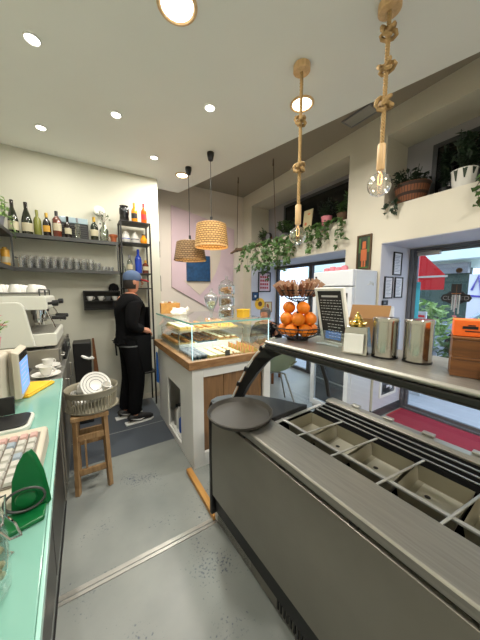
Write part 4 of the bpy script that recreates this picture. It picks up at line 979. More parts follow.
def bottle(label, x, y, z, h, r, m, kind='wine', lab='label_cream', cap='foil_gold', name='wine_bottle', cat='bottle', liquid=None):
    t = thing(name, label, cat, 'bottles')
    if kind == 'wine': P = [(0, 0), (r * .9, 0), (r, .01), (r, h * .58), (r * .8, h * .68), (r * .38, h * .76), (r * .34, h * .93), (0, h * .93)]
    elif kind == 'slope': P = [(0, 0), (r * .95, 0), (r, .012), (r * .98, h * .42), (r * .7, h * .62), (r * .36, h * .78), (r * .32, h * .92), (0, h * .92)]
    elif kind == 'square': P = [(0, 0), (r, 0), (r * 1.03, .012), (r * 1.03, h * .66), (r * .7, h * .74), (r * .36, h * .80), (r * .34, h * .92), (0, h * .92)]
    else: P = [(0, 0), (r * .95, 0), (r, .01), (r, h * .86), (r * .85, h * .9), (r * .5, h * .92), (0, h * .92)]
    b = MB(); b.lathe(P, n=18); b.build('body', m, t)
    rn = P[-2][0]
    b = MB(); b.lathe([(rn * 1.12, h * .80 if kind != 'tube' else h * .925), (rn * 1.15, h * .99), (rn * .9, h), (0, h)], n=14); b.build('cap', cap, t)
    if lab:
        zt, zb = (h * .46, h * .20) if kind == 'wine' else ((h * .36, h * .10) if kind == 'slope' else (h * .52, h * .24))
        rr_ = r * 1.035 if kind != 'slope' else r * 1.05
        b = MB()
        n = 10
        for i in range(n):
            a0, a1 = -PI / 2 - 1.2 + 2.4 * i / n, -PI / 2 - 1.2 + 2.4 * (i + 1) / n
            b.poly([(rr_ * math.cos(a0), rr_ * math.sin(a0), zb), (rr_ * math.cos(a1), rr_ * math.sin(a1), zb), (rr_ * math.cos(a1), rr_ * math.sin(a1), zt), (rr_ * math.cos(a0), rr_ * math.sin(a0), zt)])
        b.build('paper_label', lab, t)
    place(t, (x, y, z), (0, 0, random.uniform(-.4, .4))); return t
z = ZU + .001
bottle('tall dark wine bottle with a white label, at the left corner of the upper shelf', -.575, 3.42, z, .33, .043, 'wine_green', 'slope', 'label_cream', 'wine_dark')
bottle('big dark sparkling wine bottle with white label, second from the left on the upper shelf', -.47, 3.44, z, .33, .047, 'wine_green', 'slope', 'label_cream', 'wine_dark')
bottle('slim olive yellow bottle without a label on the upper shelf', -.385, 3.45, z, .27, .034, 'olive_bottle', 'wine', None, 'olive_bottle')
bottle('dark bottle with gold foil neck and round gold label on the upper shelf', -.305, 3.44, z, .25, .036, 'wine_dark', 'wine', 'label_gold', 'foil_gold')
bottle('square reddish brown liqueur bottle with a dark stopper on the upper shelf', -.215, 3.41, z, .275, .040, 'brown_bottle', 'square', 'label_cream', 'black', 'liqueur_bottle')
bottle('small dark bottle with a low cream label left of the black stereo', -.120, 3.42, z, .235, .033, 'wine_dark', 'wine', 'label_cream', 'wine_dark')
bottle('clear glass bottle standing in front of the black stereo', -.030, 3.390, z, .225, .028, 'clear_bottle', 'wine', None, 'tile_custom', 'liqueur_bottle')
bottle('dark green sparkling wine bottle with gold neck right of the black stereo', .135, 3.43, z, .27, .040, 'wine_green', 'wine', 'label_cream', 'foil_gold')
t = thing('stereo', 'black louvred stereo unit with a pale strip along its top on the upper shelf', 'stereo')
b = MB(); b.box(-.20, .075, 3.475, 3.592, z, z + .18); b.build('case', 'black', t, smooth=False, bevel=.004)
b = MB(); b.box(-.20, .075, 3.465, 3.592, z + .183, z + .245); b.build('top_strip', 'stereo_strip', t, smooth=False, bevel=.004)
b = MB()
for i in range(7): b.box(-.19, .065, 3.466, 3.4745, z + .012 + i * .024, z + .022 + i * .024)
b.build('louvre', 'grey_metal', t, smooth=False); settle(t, (-.06, 3.52, z))
t = thing('white_dispenser', 'white wall dispenser with a round cap above and dark round hole below', 'dispenser')
b = MB(); b.prism([(.165, 3.56, z), (.255, 3.56, z), (.255, 3.56, z + .18), (.235, 3.56, z + .29), (.185, 3.56, z + .29), (.165, 3.56, z + .18)], (0, .03, 0)); b.build('body', 'enamel', t, smooth=False, bevel=.006)
b = MB(); b.lathe([(0, -.03), (.05, -.03), (.062, -.02), (.062, .02), (.05, .03), (0, .03)], (.195, 3.53, z + .37), 24, Matrix.Rotation(1.25, 3, 'X')); b.build('round_cap', 'enamel', t)
b = MB(); b.cyl((.205, 3.57, z + .29), (.198, 3.545, z + .36), .012); b.build('neck', 'enamel', t)
b = MB(); b.lathe([(0, 0), (.022, .0)], (.215, 3.559, z + .075), 20, Matrix.Rotation(PI / 2, 3, 'X')); b.build('outlet_hole', 'black', t)
b = MB(); b.lathe([(0, 0), (.009, .0)], (.205, 3.559, z + .235), 14, Matrix.Rotation(PI / 2, 3, 'X')); b.build('dot', 'black', t); settle(t, (.21, 3.57, z))
t = thing('glass_carafe', 'clear glass carafe holding a few thin leafy sprigs on the upper shelf', 'vase')
b = MB(); b.lathe([(0, .002), (.046, .002), (.05, .015), (.05, .13), (.022, .175), (.018, .22), (.022, .225), (.015, .22), (.018, .175), (.045, .128), (.045, .015), (0, .01)], n=22); b.build('body', 'clear_bottle', t)
st, lf = MB(), MB(); random.seed(4)
for i in range(6):
    p = [V((0, 0, .03)), V((random.uniform(-.01, .01), 0, .22)), V((random.uniform(-.05, .10), random.uniform(-.02, .03), random.uniform(.27, .36)))]
    st.tube(p, .002, 5)
    for k in range(3): lf.leaf(p[2] - V((0, 0, .02 * k)), (random.uniform(-1, 1), random.uniform(-.4, .4), random.uniform(-.3, .7)), (0, 0, 1), .04, .016)
st.build('stems', 'twig', t); lf.build('leaves', 'leaf', t, smooth=False); place(t, (.232, 3.425, z))
b = None
t = thing('terracotta_pot', 'small terracotta flower pot at the right end of the upper shelf', 'flower pot')
b = MB(); b.lathe([(0, 0), (.036, 0), (.046, .075), (.056, .078), (.058, .105), (.05, .105), (.045, .08), (0, .075)], n=22); b.build('pot', 'terracotta', t); place(t, (.335, 3.425, z) if False else (.318, 3.53, z))
t.location = (.333, 3.465, z); t.scale = (.8, .8, .95)

# clear tumblers in rows on the lower shelf
def tumbler(label, h=.085, r=.031):
    t = thing('tumbler', label, 'glass', 'clear glasses on the lower shelf')
    b = MB(); b.lathe([(0, .001), (r * .82, .001), (r * .86, .006), (r, h), (r * .93, h), (r * .8, .012), (0, .011)], n=14); b.build('glass', 'tumbler', t); return t
g0 = {}
for row, (yr, n, nm) in enumerate(((3.41, 13, 'front'), (3.475, 13, 'middle'), (3.54, 13, 'back'))):
    for i in range(n):
        x = -.54 + i * .0685 + row * .008
        h = (.10, .135, .15)[row] if i < 7 else ((.125, .13, .10)[row] if i < 10 else (.095, .095, .095)[row])
        if i >= 11: h = .055
        lab = f'clear tumbler, {ORD[i]} from the left in the {nm} row on the lower shelf'
        if h not in g0: o = g0[h] = tumbler(lab, h)
        else: o = dup(g0[h])
        o['label'] = lab; place(o, (x, yr, ZL + .001))
for k, (x, y, h, m) in enumerate(((-.76, 3.50, .26, 'olive_bottle'), (-.66, 3.42, .2, 'label_gold'), (-.74, 2.85, .24, 'olive_bottle'))):
    bottle(['green bottle at the left corner of the lower shelf', 'short golden jar on the corner of the lower shelf', 'green bottle on the left wall part of the lower shelf'][k], x, y, ZL + .001, h, .035, m, 'wine' if k != 1 else 'tube', 'label_cream')
t = thing('trailing_plant', 'pale trailing plant hanging at the left end of the bottle shelves', 'plant'); random.seed(21)
b = MB(); b.lathe([(0, 0), (.05, 0), (.065, .09), (.07, .1), (.06, .1), (0, .09)], n=16); b.build('pot', 'tile_custom', t)
st, lf = MB(), MB()
for i in range(14):
    a = random.uniform(-2.4, .9); L = random.uniform(.05, .28); p = [V((0, 0, .09)), V((.07 * math.cos(a), .07 * math.sin(a), .14)), V((.115 * math.cos(a), .115 * math.sin(a), .08)), V((.13 * math.cos(a), .13 * math.sin(a), .05 - L))]
    if i < 6: p = p[:2] + [V((.08 * math.cos(a), .08 * math.sin(a), .20 + L * .2))]
    st.tube(p, .002, 5)
    for k in range(16):
        q = p[min(len(p) - 2, k * (len(p) - 1) // 16)].lerp(p[min(len(p) - 1, k * (len(p) - 1) // 16 + 1)], random.random()); lf.leaf(q, (random.uniform(-1, 1), random.uniform(-1, 1), random.uniform(-.6, .4)), (0, 0, 1), .045, .024)
st.build('stems', 'leaf', t); lf.build('leaves', 'leaf_street', t, smooth=False); place(t, (-.655, 3.17, ZU + .001))

# narrow black rack at the right end
t = thing('bottle_rack', 'narrow tall black metal rack with four shelves by the wall corner', 'rack')
rx0, rx1, ry0, ry1 = .395, .745, 3.34, 3.58
for x in (rx0, rx1 - .018):
    for y in (ry0, ry1 - .018): b = MB(); b.box(x, x + .018, y, y + .018, .001, 2.345); b.build('post', 'rack_metal', t, smooth=False)
RZ = (2.35, 2.10, 1.735, 1.55, .9, .45)
for zz in RZ: b = MB(); b.box(rx0, rx1, ry0, ry1, zz - .014, zz); b.build('shelf', 'rack_metal', t, smooth=False, bevel=.002)
settle(t, ((rx0 + rx1) / 2, 3.46, 0))
z = 2.351
t = thing('black_bust', 'black glossy sculpted head-shaped vessel on top of the rack', 'vessel')
b = MB(); b.lathe([(0, 0), (.045, 0), (.055, .03), (.050, .07), (.058, .11), (.056, .15), (.045, .17), (.05, .185), (.03, .19), (0, .19)], n=20); b.build('body', 'black_gloss', t); b = MB(); b.ball((.02, -.05, .10), (.012, .014, .018), 8, 6); b.ball((-.025, -.045, .125), (.014, .01, .01), 8, 6); b.ball((.03, -.042, .13), (.012, .01, .01), 8, 6); b.build('relief', 'black_gloss', t); place(t, (.462, 3.44, z))
bottle('yellow liqueur bottle with a dark label on top of the rack', .575, 3.42, z, .235, .036, 'amber', 'wine', 'label_black', 'label_gold', 'liqueur_bottle')
bottle('orange liqueur bottle with a red label, rightmost on top of the rack', .685, 3.42, z, .245, .034, 'orange_liq', 'wine', 'red', 'cap_red', 'liqueur_bottle')
z = 2.101
for k, x in enumerate((.470, .575)):
    t = thing('ceramic_jar', ['white painted ceramic jar with blue marks, left one on the second rack shelf', 'white ceramic jar with grey marks beside the orange jar on the rack'][k], 'jar')
    b = MB(); b.lathe([(0, 0), (.035, 0), (.047, .03), (.047, .07), (.035, .095), (.032, .11), (.025, .11), (0, .1)], n=20); b.build('body', 'china', t)
    b = MB(); b.lathe([(.0475, .045), (.0478, .055)], n=20); b.build('painted_band', ['blue', 'china_grey'][k], t)
    b = MB(); b.lathe([(.034, .1105), (.036, .118), (.012, .128), (.014, .14), (0, .142)], n=18); b.build('lid', 'china', t); place(t, (x, 3.44, z))
t = thing('orange_jar', 'small round orange glazed jar on the second rack shelf', 'jar')
b = MB(); b.lathe([(0, 0), (.03, 0), (.043, .03), (.04, .07), (.022, .09), (.02, .11), (0, .11)], n=20); b.build('body', 'amber', t); b = MB(); b.lathe([(.021, .1105), (.022, .125), (0, .13)], n=14); b.build('stopper', 'twig', t); place(t, (.675, 3.44, z))
z = 1.736
bottle('tall cobalt blue bottle standing behind the barman cap on the rack', .60, 3.44, z, .30, .042, 'blue_bottle', 'wine', None, 'blue_bottle', 'liqueur_bottle')
bottle('clear glass bottle with a pale label left of the blue bottle', .495, 3.42, z, .22, .036, 'clear_bottle', 'wine', 'label_cream', 'tile_custom', 'liqueur_bottle')
bottle('short amber brown bottle right of the blue bottle', .685, 3.44, z, .17, .038, 'brown_bottle', 'square', 'label_cream', 'label_gold', 'liqueur_bottle')
bottle('small clear bottle at the left end of the third rack shelf', .43, 3.47, z, .12, .022, 'clear_bottle', 'wine', None, 'tile_custom', 'liqueur_bottle')
t = thing('wall_cup_box', 'black box shelf on the wall holding white cups', 'wall shelf')
b = MB(); b.box(-.02, .375, 3.582, 3.598, 1.285, 1.515); b.box(-.02, .375, 3.45, 3.582, 1.285, 1.297); b.box(-.02, -.008, 3.45, 3.582, 1.297, 1.515); b.box(.363, .375, 3.45, 3.582, 1.297, 1.515); b.box(-.008, .363, 3.45, 3.582, 1.50, 1.515); b.build('case', 'black', t, smooth=False)
for zz in (1.372, 1.42):
    pass
b = MB(); b.box(-.008, .363, 3.46, 3.582, 1.385, 1.395); b.build('divider', 'black', t, smooth=False); settle(t, (.18, 3.52, 1.285))
for k, (x, m) in enumerate(((.045, 'china'), (.16, 'china'), (.24, 'china_grey'), (.315, 'china'))):
    c = make_cup(['white cup with gold spoon at the left of the black wall box', 'white cup standing second in the black wall box', 'grey cup standing third in the black wall box', 'white cup at the right end of the black wall box'][k], m, .85); place(c, (x, 3.51, 1.396), (0, 0, .4 * k))
t = thing('black_cloth_bundle', 'black cap-like cloth lying on top of the wall cup box', 'cloth')
b = MB(); b.lathe([(0, 0), (.055, .0), (.06, .03), (.045, .075), (.02, .09), (0, .095)], n=16, sx=1, sy=.8); b.build('cloth', 'black_cloth', t); b = MB(); b.box(-.06, -.02, -.045, .0, .001, .012); b.build('flap', 'black_cloth', t); place(t, (.31, 3.52, 1.516))
t = thing('wall_switch', 'narrow dark grey plate on the end of the bottle wall', 'switch plate', 'switch plates')
b = MB(); b.box(.912, .926, 3.63, 3.66, 1.98, 2.2); b.build('plate', 'dark_frame', t, smooth=False, bevel=.002); settle(t, (.92, 3.645, 2.09)); t['label'] = 'upper dark narrow plate on the end of the bottle wall'
t2 = dup(t, (.92, 3.645, 1.62)); t2['label'] = 'lower dark narrow plate on the end of the bottle wall'

# ================================================================== PEOPLE
def hand(mb, wrist, d, up, s=1.0, side=1, curl=.5):
    """palm, four curled fingers of different length and a thumb from the palm's side; d = pointing direction, up = back of the hand"""
    d = V(d).normalized(); up = (V(up) - d * V(up).dot(d)).normalized(); w = d.cross(up) * side; wrist = V(wrist)
    P = lambda a, b_, c: wrist + (d * a + w * b_ + up * c) * s
    mb.tube([P(-.01, 0, 0), P(.03, 0, 0), P(.06, 0, 0), P(.085, 0, -.003)], [.024 * s, .030 * s, .034 * s, .030 * s], 8)
    for k, (o, L) in enumerate(((-.030, .068), (-.010, .078), (.011, .074), (.030, .058))):
        a1, a2 = curl * .5, curl * 1.2
        p0 = P(.075, o, 0); p1 = p0 + (d * math.cos(a1) - up * math.sin(a1)) * L * .45 * s; p2 = p1 + (d * math.cos(a2) - up * math.sin(a2)) * L * .32 * s; a3 = a2 * 1.4; p3 = p2 + (d * math.cos(a3) - up * math.sin(a3)) * L * .25 * s
        mb.tube([p0, p1, p2, p3], [.0105 * s, .009 * s, .008 * s, .006 * s], 6)
    p0 = P(.02, -.026, -.004); p1 = P(.045, -.055, -.012); p2 = P(.075, -.062, -.02)
    mb.tube([p0, p1, p2], [.013 * s, .010 * s, .007 * s], 6)
def head_bits(mb, c, f, up, s=1.0):
    """nose, ears, lips, brow on a head centred at c facing f"""
    f = V(f).normalized(); up = V(up).normalized(); r = f.cross(up); c = V(c)
    mb.tube([c + f * .088 * s + up * .02 * s, c + f * .108 * s - up * .012 * s, c + f * .094 * s - up * .026 * s], [.008 * s, .013 * s, .011 * s], 7)
    for k in (-1, 1):
        mb.ball(c + r * k * .076 * s - f * .008 * s, (.010 * s, .022 * s, .032 * s), 8, 6, Matrix((r, f, up)).transposed())
    mb.tube([c + f * .086 * s - r * .022 * s - up * .052 * s, c + f * .095 * s - up * .050 * s, c + f * .086 * s + r * .022 * s - up * .052 * s], [.004 * s, .007 * s, .004 * s], 6)
# ---- barman: stands at the end of the display case facing it, seen from behind his right side
t = thing('person', 'person in black shirt and apron with a blue cap working behind the display case', 'person')
J = {'pelvis': ((0, 0, .95), (.125, .15)), 'belly': ((-.005, 0, 1.08), (.115, .14)), 'chest': ((.0, 0, 1.27), (.125, .165)), 'collar': ((.012, 0, 1.42), (.075, .12)), 'neck': ((.03, 0, 1.49), .052), 'jaw': ((.055, 0, 1.555), (.07, .062)), 'head': ((.045, 0, 1.625), (.094, .077)), 'crown': ((.035, 0, 1.70), (.07, .06))}
E_ = [('pelvis', 'belly'), ('belly', 'chest'), ('chest', 'collar'), ('collar', 'neck'), ('neck', 'jaw'), ('jaw', 'head'), ('head', 'crown')]
for s_, nm in ((-1, 'R'), (1, 'L')):
    J |= {'sh' + nm: ((.0, s_ * .175, 1.385), .062), 'hip' + nm: ((.0, s_ * .085, .88), .092), 'knee' + nm: ((.02 if nm == 'R' else -.01, s_ * .095, .49), .062), 'ankle' + nm: ((-.03 if nm == 'R' else -.09, s_ * .10, .09), .042), 'toe' + nm: ((.09 if nm == 'R' else .03, s_ * .11, .045), .035)}
    el, wr = ((-.05, s_ * .225, 1.13), (.09, s_ * .15, 1.085)) if nm == 'R' else ((.0, s_ * .215, 1.14), (.11, s_ * .09, 1.15))
    J |= {'el' + nm: (el, .045), 'wr' + nm: (wr, .03)}
    E_ += [('collar', 'sh' + nm), ('sh' + nm, 'el' + nm), ('el' + nm, 'wr' + nm), ('pelvis', 'hip' + nm), ('hip' + nm, 'knee' + nm), ('knee' + nm, 'ankle' + nm), ('ankle' + nm, 'toe' + nm)]
b = MB(); add_mesh(b, skin_mesh(J, E_, 'pelvis'))
head_bits(b, (.05, 0, 1.61), (1, 0, 0), (0, 0, 1)); hand(b, J['wrR'][0], (.9, .25, -.35), (0, -.3, 1), 1, 1, .6); hand(b, J['wrL'][0], (.9, -.3, -.15), (0, .2, 1), 1, -1, .6)
b.build('body', 'skin', t)
def grow(keys, extra, edges, root): return skin_mesh({k: (J[k][0], tuple(r + extra for r in (J[k][1] if isinstance(J[k][1], tuple) else (J[k][1],) * 2))) for k in keys}, edges, root)
up_k = ['pelvis', 'belly', 'chest', 'collar', 'neck', 'low', 'shR', 'shL', 'elR', 'elL', 'wrR', 'wrL']
J['low'] = (tuple(V(J['pelvis'][0]) - V((0, 0, .09))), (.125, .16)); E2 = E_ + [('pelvis', 'low')]
b = MB(); add_mesh(b, grow(up_k, .026, [e_ for e_ in E2 if e_[0] in up_k and e_[1] in up_k], 'belly')); b.build('shirt', 'black_cloth', t)
lo_k = ['pelvis', 'belly', 'hipR', 'hipL', 'kneeR', 'kneeL', 'ankleR', 'ankleL']
b = MB(); add_mesh(b, grow(lo_k, .030, [e_ for e_ in E_ if e_[0] in lo_k and e_[1] in lo_k], 'pelvis')); b.build('trousers', 'black_cloth', t)
b = MB(); b.lathe([(.07, 1.43), (.062, 1.47), (.068, 1.475), (.078, 1.44)], (.02, 0, 0), 18, sx=1, sy=1.05); b.build('collar', 'cap_red', t)
b = MB()   # apron: front panel, neck strap, waist ties
P = [(.165, -.17, .60), (.175, .17, .60), (.165, .165, 1.0), (.168, .12, 1.33), (.168, -.12, 1.33), (.165, -.165, 1.0)]; b.prism(P, (.006, 0, 0))
b.lathe([(.150, .985), (.154, .985), (.152, 1.02), (.148, 1.02)], (-.003, 0, 0), 26, sx=1, sy=1.18)
b.prism([(.07, -.186, .60), (.17, -.170, .60), (.17, -.165, 1.02), (.0, -.182, 1.02)], (0, -.006, 0)); b.prism([(.07, .186, .60), (.17, .170, .60), (.17, .165, 1.02), (.0, .182, 1.02)], (0, .006, 0))
b.tube([(-.163, .0, 1.0), (-.17, -.02, .93), (-.165, -.03, .80)], .008, 6); b.build('apron', 'apron', t)
b = MB(); b.lathe([(.150, .90), (.154, .90), (.154, .915), (.150, .915)], (-.003, 0, 0), 26, sx=1.0, sy=1.2); b.build('shirt_hem', 'china_grey', t)
b = MB(); b.lathe([(.090, 1.625), (.094, 1.635), (.094, 1.67), (.080, 1.71), (.045, 1.737), (0, 1.745)], (.043, 0, 0), 22, sx=1.06, sy=.90); cp = b.build('cap', 'cap_blue', t)
b = MB(); b.prism([(.12, -.075, 1.640), (.17, -.068, 1.630), (.215, -.04, 1.618), (.225, 0, 1.616), (.215, .04, 1.618), (.17, .068, 1.630), (.12, .075, 1.640)], (0, 0, .008)); b.build('visor', 'cap_red', cp)
b = MB(); b.lathe([(.070, 1.535), (.085, 1.565), (.091, 1.60), (.090, 1.635), (.0, 1.64)], (.036, 0, 0), 22, sx=1, sy=.92)
for v in list(b.bm.verts):
    if v.co.x > .06: v.co.x = .06
b.build('hair', 'hair_dark', t)
for s_, nm in ((-1, 'right'), (1, 'left')):
    k = 'R' if s_ < 0 else 'L'; a = V(J['ankle' + k][0]); x, y = a.x, a.y
    b = MB(); b.tube([(x - .065, y, .055), (x - .03, y, .075), (x + .03, y, .075), (x + .10, y + s_ * .005, .055), (x + .175, y + s_ * .01, .043), (x + .205, y + s_ * .012, .04)], [.032, .044, .046, .042, .036, .018], 12); sh = b.build('shoe', 'black', t)
    b = MB(); b.prism([(x - .10, y - .036, .001), (x + .05, y - .045, .001), (x + .17, y - .04 + s_ * .01, .001), (x + .215, y + s_ * .012, .001), (x + .17, y + .045 + s_ * .008, .001), (x + .05, y + .045, .001), (x - .10, y + .036, .001)], (0, 0, .020)); b.build('sole', 'white', sh, smooth=False, bevel=.004)
    b = MB(); ys = y - .048; b.tube([(x + .10, y - .042, .052), (x + .05, ys, .045), (x + .0, ys, .058), (x - .05, y - .036, .075)], [.003, .007, .005, .002], 6); b.build('side_stripe', 'white', sh)
place(t, (.42, 3.07, 0), (0, 0, .12))

# ---- customer sitting beyond the display case, mostly hidden behind the oranges
t = thing('person', 'seated person with grey hair in a dark jacket beyond the bowl of oranges', 'person')
J = {'pelvis': ((0, 0, .50), (.13, .16)), 'belly': ((.0, 0, .64), (.12, .15)), 'chest': ((.03, 0, .82), (.125, .165)), 'collar': ((.05, 0, .95), (.075, .12)), 'neck': ((.07, 0, 1.01), .052), 'jaw': ((.095, 0, 1.065), (.07, .062)), 'head': ((.085, 0, 1.135), (.094, .077)), 'crown': ((.075, 0, 1.205), (.07, .06))}
E_ = [('pelvis', 'belly'), ('belly', 'chest'), ('chest', 'collar'), ('collar', 'neck'), ('neck', 'jaw'), ('jaw', 'head'), ('head', 'crown')]
for s_, nm in ((-1, 'R'), (1, 'L')):
    J |= {'sh' + nm: ((.03, s_ * .18, .915), .062), 'el' + nm: ((.06, s_ * .23, .68), .045), 'wr' + nm: ((.27, s_ * .10, .66), .03), 'hip' + nm: ((.06, s_ * .09, .49), .092), 'knee' + nm: ((.42, s_ * .12, .50), .06), 'ankle' + nm: ((.40, s_ * .12, .09), .042), 'toe' + nm: ((.53, s_ * .13, .04), .034)}
    E_ += [('collar', 'sh' + nm), ('sh' + nm, 'el' + nm), ('el' + nm, 'wr' + nm), ('pelvis', 'hip' + nm), ('hip' + nm, 'knee' + nm), ('knee' + nm, 'ankle' + nm), ('ankle' + nm, 'toe' + nm)]
b = MB(); add_mesh(b, skin_mesh(J, E_, 'pelvis')); head_bits(b, (.09, 0, 1.12), (1, 0, 0), (0, 0, 1)); hand(b, J['wrR'][0], (.8, .5, 0), (0, 0, 1), 1, 1, .7); hand(b, J['wrL'][0], (.8, -.5, 0), (0, 0, 1), 1, -1, .7); b.build('body', 'skin', t)
J['low'] = (tuple(V(J['pelvis'][0]) - V((0, 0, .03))), (.12, .15)); E2 = E_ + [('pelvis', 'low')]
b = MB(); add_mesh(b, grow(up_k, .026, [e_ for e_ in E2 if e_[0] in up_k and e_[1] in up_k], 'belly')); b.build('jacket', 'black_cloth', t)
b = MB(); add_mesh(b, grow(lo_k, .022, [e_ for e_ in E_ if e_[0] in lo_k and e_[1] in lo_k], 'pelvis')); b.build('trousers', 'apron', t)
b = MB(); b.lathe([(.085, 1.08), (.094, 1.12), (.10, 1.16), (.09, 1.21), (.05, 1.238), (0, 1.245)], (.072, 0, 0), 20, sx=1.02, sy=.90)
for v in b.bm.verts:
    if v.co.x > .13 and v.co.z < 1.17: v.co.x = .13
b.build('hair', 'hair_grey', t)
for k in 'RL':
    a = J['ankle' + k][0]; b = MB(); b.tube([(a[0] - .06, a[1], .045), (a[0], a[1], .06), (a[0] + .10, a[1], .046), (a[0] + .18, a[1], .035)], [.03, .044, .04, .02], 10); b.build('shoe', 'black', t)
place(t, (2.60, 3.35, 0), (0, 0, -2.6))
t = thing('side_chair', 'dark wooden chair under the seated customer beyond the oranges', 'chair')
b = MB(); b.box(-.2, .2, -.2, .2, .27, .30); b.build('seat', 'wood_box', t, smooth=False, bevel=.005)
for x in (-.18, .18):
    for y in (-.18, .18): b = MB(); b.box(x - .018, x + .018, y - .018, y + .018, .001, .2695); b.build('leg', 'wood_box', t, smooth=False)
b = MB(); b.box(-.27, -.25, -.19, .19, .55, .80); b.box(-.27, -.25, -.19, -.16, .301, .55); b.box(-.27, -.25, .16, .19, .301, .55); b.box(-.27, -.201, -.19, .19, .272, .2995); b.build('backrest', 'wood_box', t, smooth=False, bevel=.004)
place(t, (2.60, 3.35, 0), (0, 0, -2.6))
# ================================================================== ON THE COUNTER SHELF
ZC = 1.2505
t = thing('fruit_stand', 'two-tier black wire fruit stand holding oranges below and wrapped sweets above', 'fruit stand')
def wire_bowl(name, r0, r1, z0, z1, n, nr):
    b = MB()
    for i in range(n):
        a = i * 2 * PI / n; b.tube([(r0 * math.cos(a), r0 * math.sin(a), z0), ((r0 * .4 + r1 * .6) * math.cos(a), (r0 * .4 + r1 * .6) * math.sin(a), z0 + (z1 - z0) * .35), (r1 * math.cos(a), r1 * math.sin(a), z1)], .0014, 5)
    for k in range(nr):
        f = k / (nr - 1); r = r0 + (r1 - r0) * (f ** .6); z = z0 + (z1 - z0) * f
        b.tube([(r * math.cos(a), r * math.sin(a), z) for a in [i * 2 * PI / 32 for i in range(32)]], .002 if k < nr - 1 else .0032, 6, closed=True)
    return b.build(name, 'black', t)
wire_bowl('lower_bowl', .05, .130, .006, .068, 26, 4); wire_bowl('upper_bowl', .022, .094, .200, .258, 26, 5)
b = MB(); b.lathe([(0, 0), (.055, 0), (.055, .005), (.006, .008), (.006, .198), (.024, .199), (0, .206)], n=24); b.build('stem', 'black', t)
FS = V((.95, .958, ZC)); t.location = FS
def make_orange(label):
    o = thing('orange', label, 'orange', 'oranges in the wire fruit stand')
    b = MB(); b.lathe([(.0332 * math.sin(PI * i / 10), .0325 - .0325 * math.cos(PI * i / 10)) for i in range(11)], n=18); b.build('fruit', 'orange', o)
    b = MB(); b.lathe([(.0, .0658), (.003, .0655), (.0035, .0645)], n=8); b.build('stem_end', 'leaf', o); return o
o0 = None
def put_orange(r, a, z, lab):
    global o0
    o = make_orange(lab) if o0 is None else dup(o0); o0 = o0 or o; o['label'] = lab
    place(o, FS + V((r * math.cos(a), r * math.sin(a), z)), (0, 0, random.uniform(0, 6)))
SIDE = ['facing the window', 'on the door side', 'facing the ceiling vent', 'towards the display case', 'facing the bottle wall', 'facing the aisle', 'nearest the camera', 'beside the menu board']
for i in range(6): put_orange(.0685, 2 * PI * i / 6 + .3, .0225, f'orange in the bottom ring of the fruit stand, {ORD[i]} from the door side')
for i in range(6): put_orange(.0685, 2 * PI * i / 6 + .3 + PI / 6, .0795, f'orange in the middle ring of the fruit stand, {ORD[i]} from the door side')
for i in range(3): put_orange(.047, 2 * PI * i / 3 + .3, .136, f'orange in the top ring of the fruit stand, {ORD[i]} from the door side')
random.seed(31)
w0 = None
for i in range(44):
    a = i * 2.4; rad = .012 + .072 * math.sqrt(i / 44); tilt = .25 + rad * 7
    if w0 is None or i == 1:
        o = thing('wrapped_sweet', '', 'sweet', 'wrapped sweets in the upper wire bowl'); b = MB(); b.obox((0, 0, .03), (.016, .012, .06)); b.build('wrapper', 'wrap_brown' if i == 0 else 'wrap_white', o, smooth=False, bevel=.003)
        b = MB(); b.prism([(-.008, 0, .0605), (.008, 0, .0605), (.014, 0, .078), (-.014, 0, .078)], (0, .0015, 0)); b.build('twist', 'wrap_white', o, smooth=False)
        if i == 0: w0 = o
        else: w1 = o
    else: o = dup(w0 if i % 3 else w1)
    o['label'] = 'brown stick-shaped wrapped sweet in the upper wire bowl of the fruit stand' if (i == 0 or (i > 1 and i % 3)) else 'pale stick-shaped wrapped sweet in the upper wire bowl of the fruit stand'
    place(o, FS + V((rad * math.cos(a), rad * math.sin(a), .236 + .01 * random.random() - .012 * (i % 2))), (0, tilt, a))
    o.rotation_euler = (Matrix.Rotation(a, 3, 'Z') @ Matrix.Rotation(tilt * .75, 3, 'Y')).to_euler()
# chalk menu board in a clear holder
t = thing('menu_board', 'small leaning blackboard menu in a white frame on the counter shelf', 'menu board')
wd_, hg = .158, .270
b = MB(); fr = .013
for q in ((-wd_ / 2, -wd_ / 2 + fr, 0, hg), (wd_ / 2 - fr, wd_ / 2, 0, hg), (-wd_ / 2 + fr, wd_ / 2 - fr, 0, fr), (-wd_ / 2 + fr, wd_ / 2 - fr, hg - fr, hg)): b.box(q[0], q[1], -.008, .008, q[2], q[3])
b.build('frame', 'cab_white', t, smooth=False, bevel=.002)
b = MB(); b.box(-wd_ / 2 + fr, wd_ / 2 - fr, -.004, .004, fr, hg - fr); b.build('slate', 'chalkboard', t, smooth=False)
b = MB(); random.seed(8)
b.box(-.045, .045, -.0052, -.0042, .228, .236)
for k, zz in enumerate((.212, .200, .186, .174, .158, .146, .130, .118, .100, .086, .070, .056, .040)):
    x = -.055 if k < 8 else -.03
    while x < (.055 if k < 8 else .045):
        L = random.uniform(.006, .02); b.box(x, min(x + L, .058), -.0052, -.0042, zz, zz + .0024); x += L + .006
b.build('chalk_lettering', 'chalk', t, smooth=False)
R_ = Matrix.Rotation(-1.606, 3, 'Z') @ Matrix.Rotation(.24, 3, 'X')
t.rotation_euler = R_.to_euler(); t.location = (.985, .742, ZC + .006)
t = thing('acrylic_holder', 'clear acrylic holder at the foot of the blackboard menu', 'holder')
b = MB(); b.box(.955, .957, .665, .84, ZC, ZC + .07); b.box(.957, 1.03, .665, .84, ZC, ZC + .002); b.build('panel', 'jar_glass', t, smooth=False); settle(t, (.98, .75, ZC))
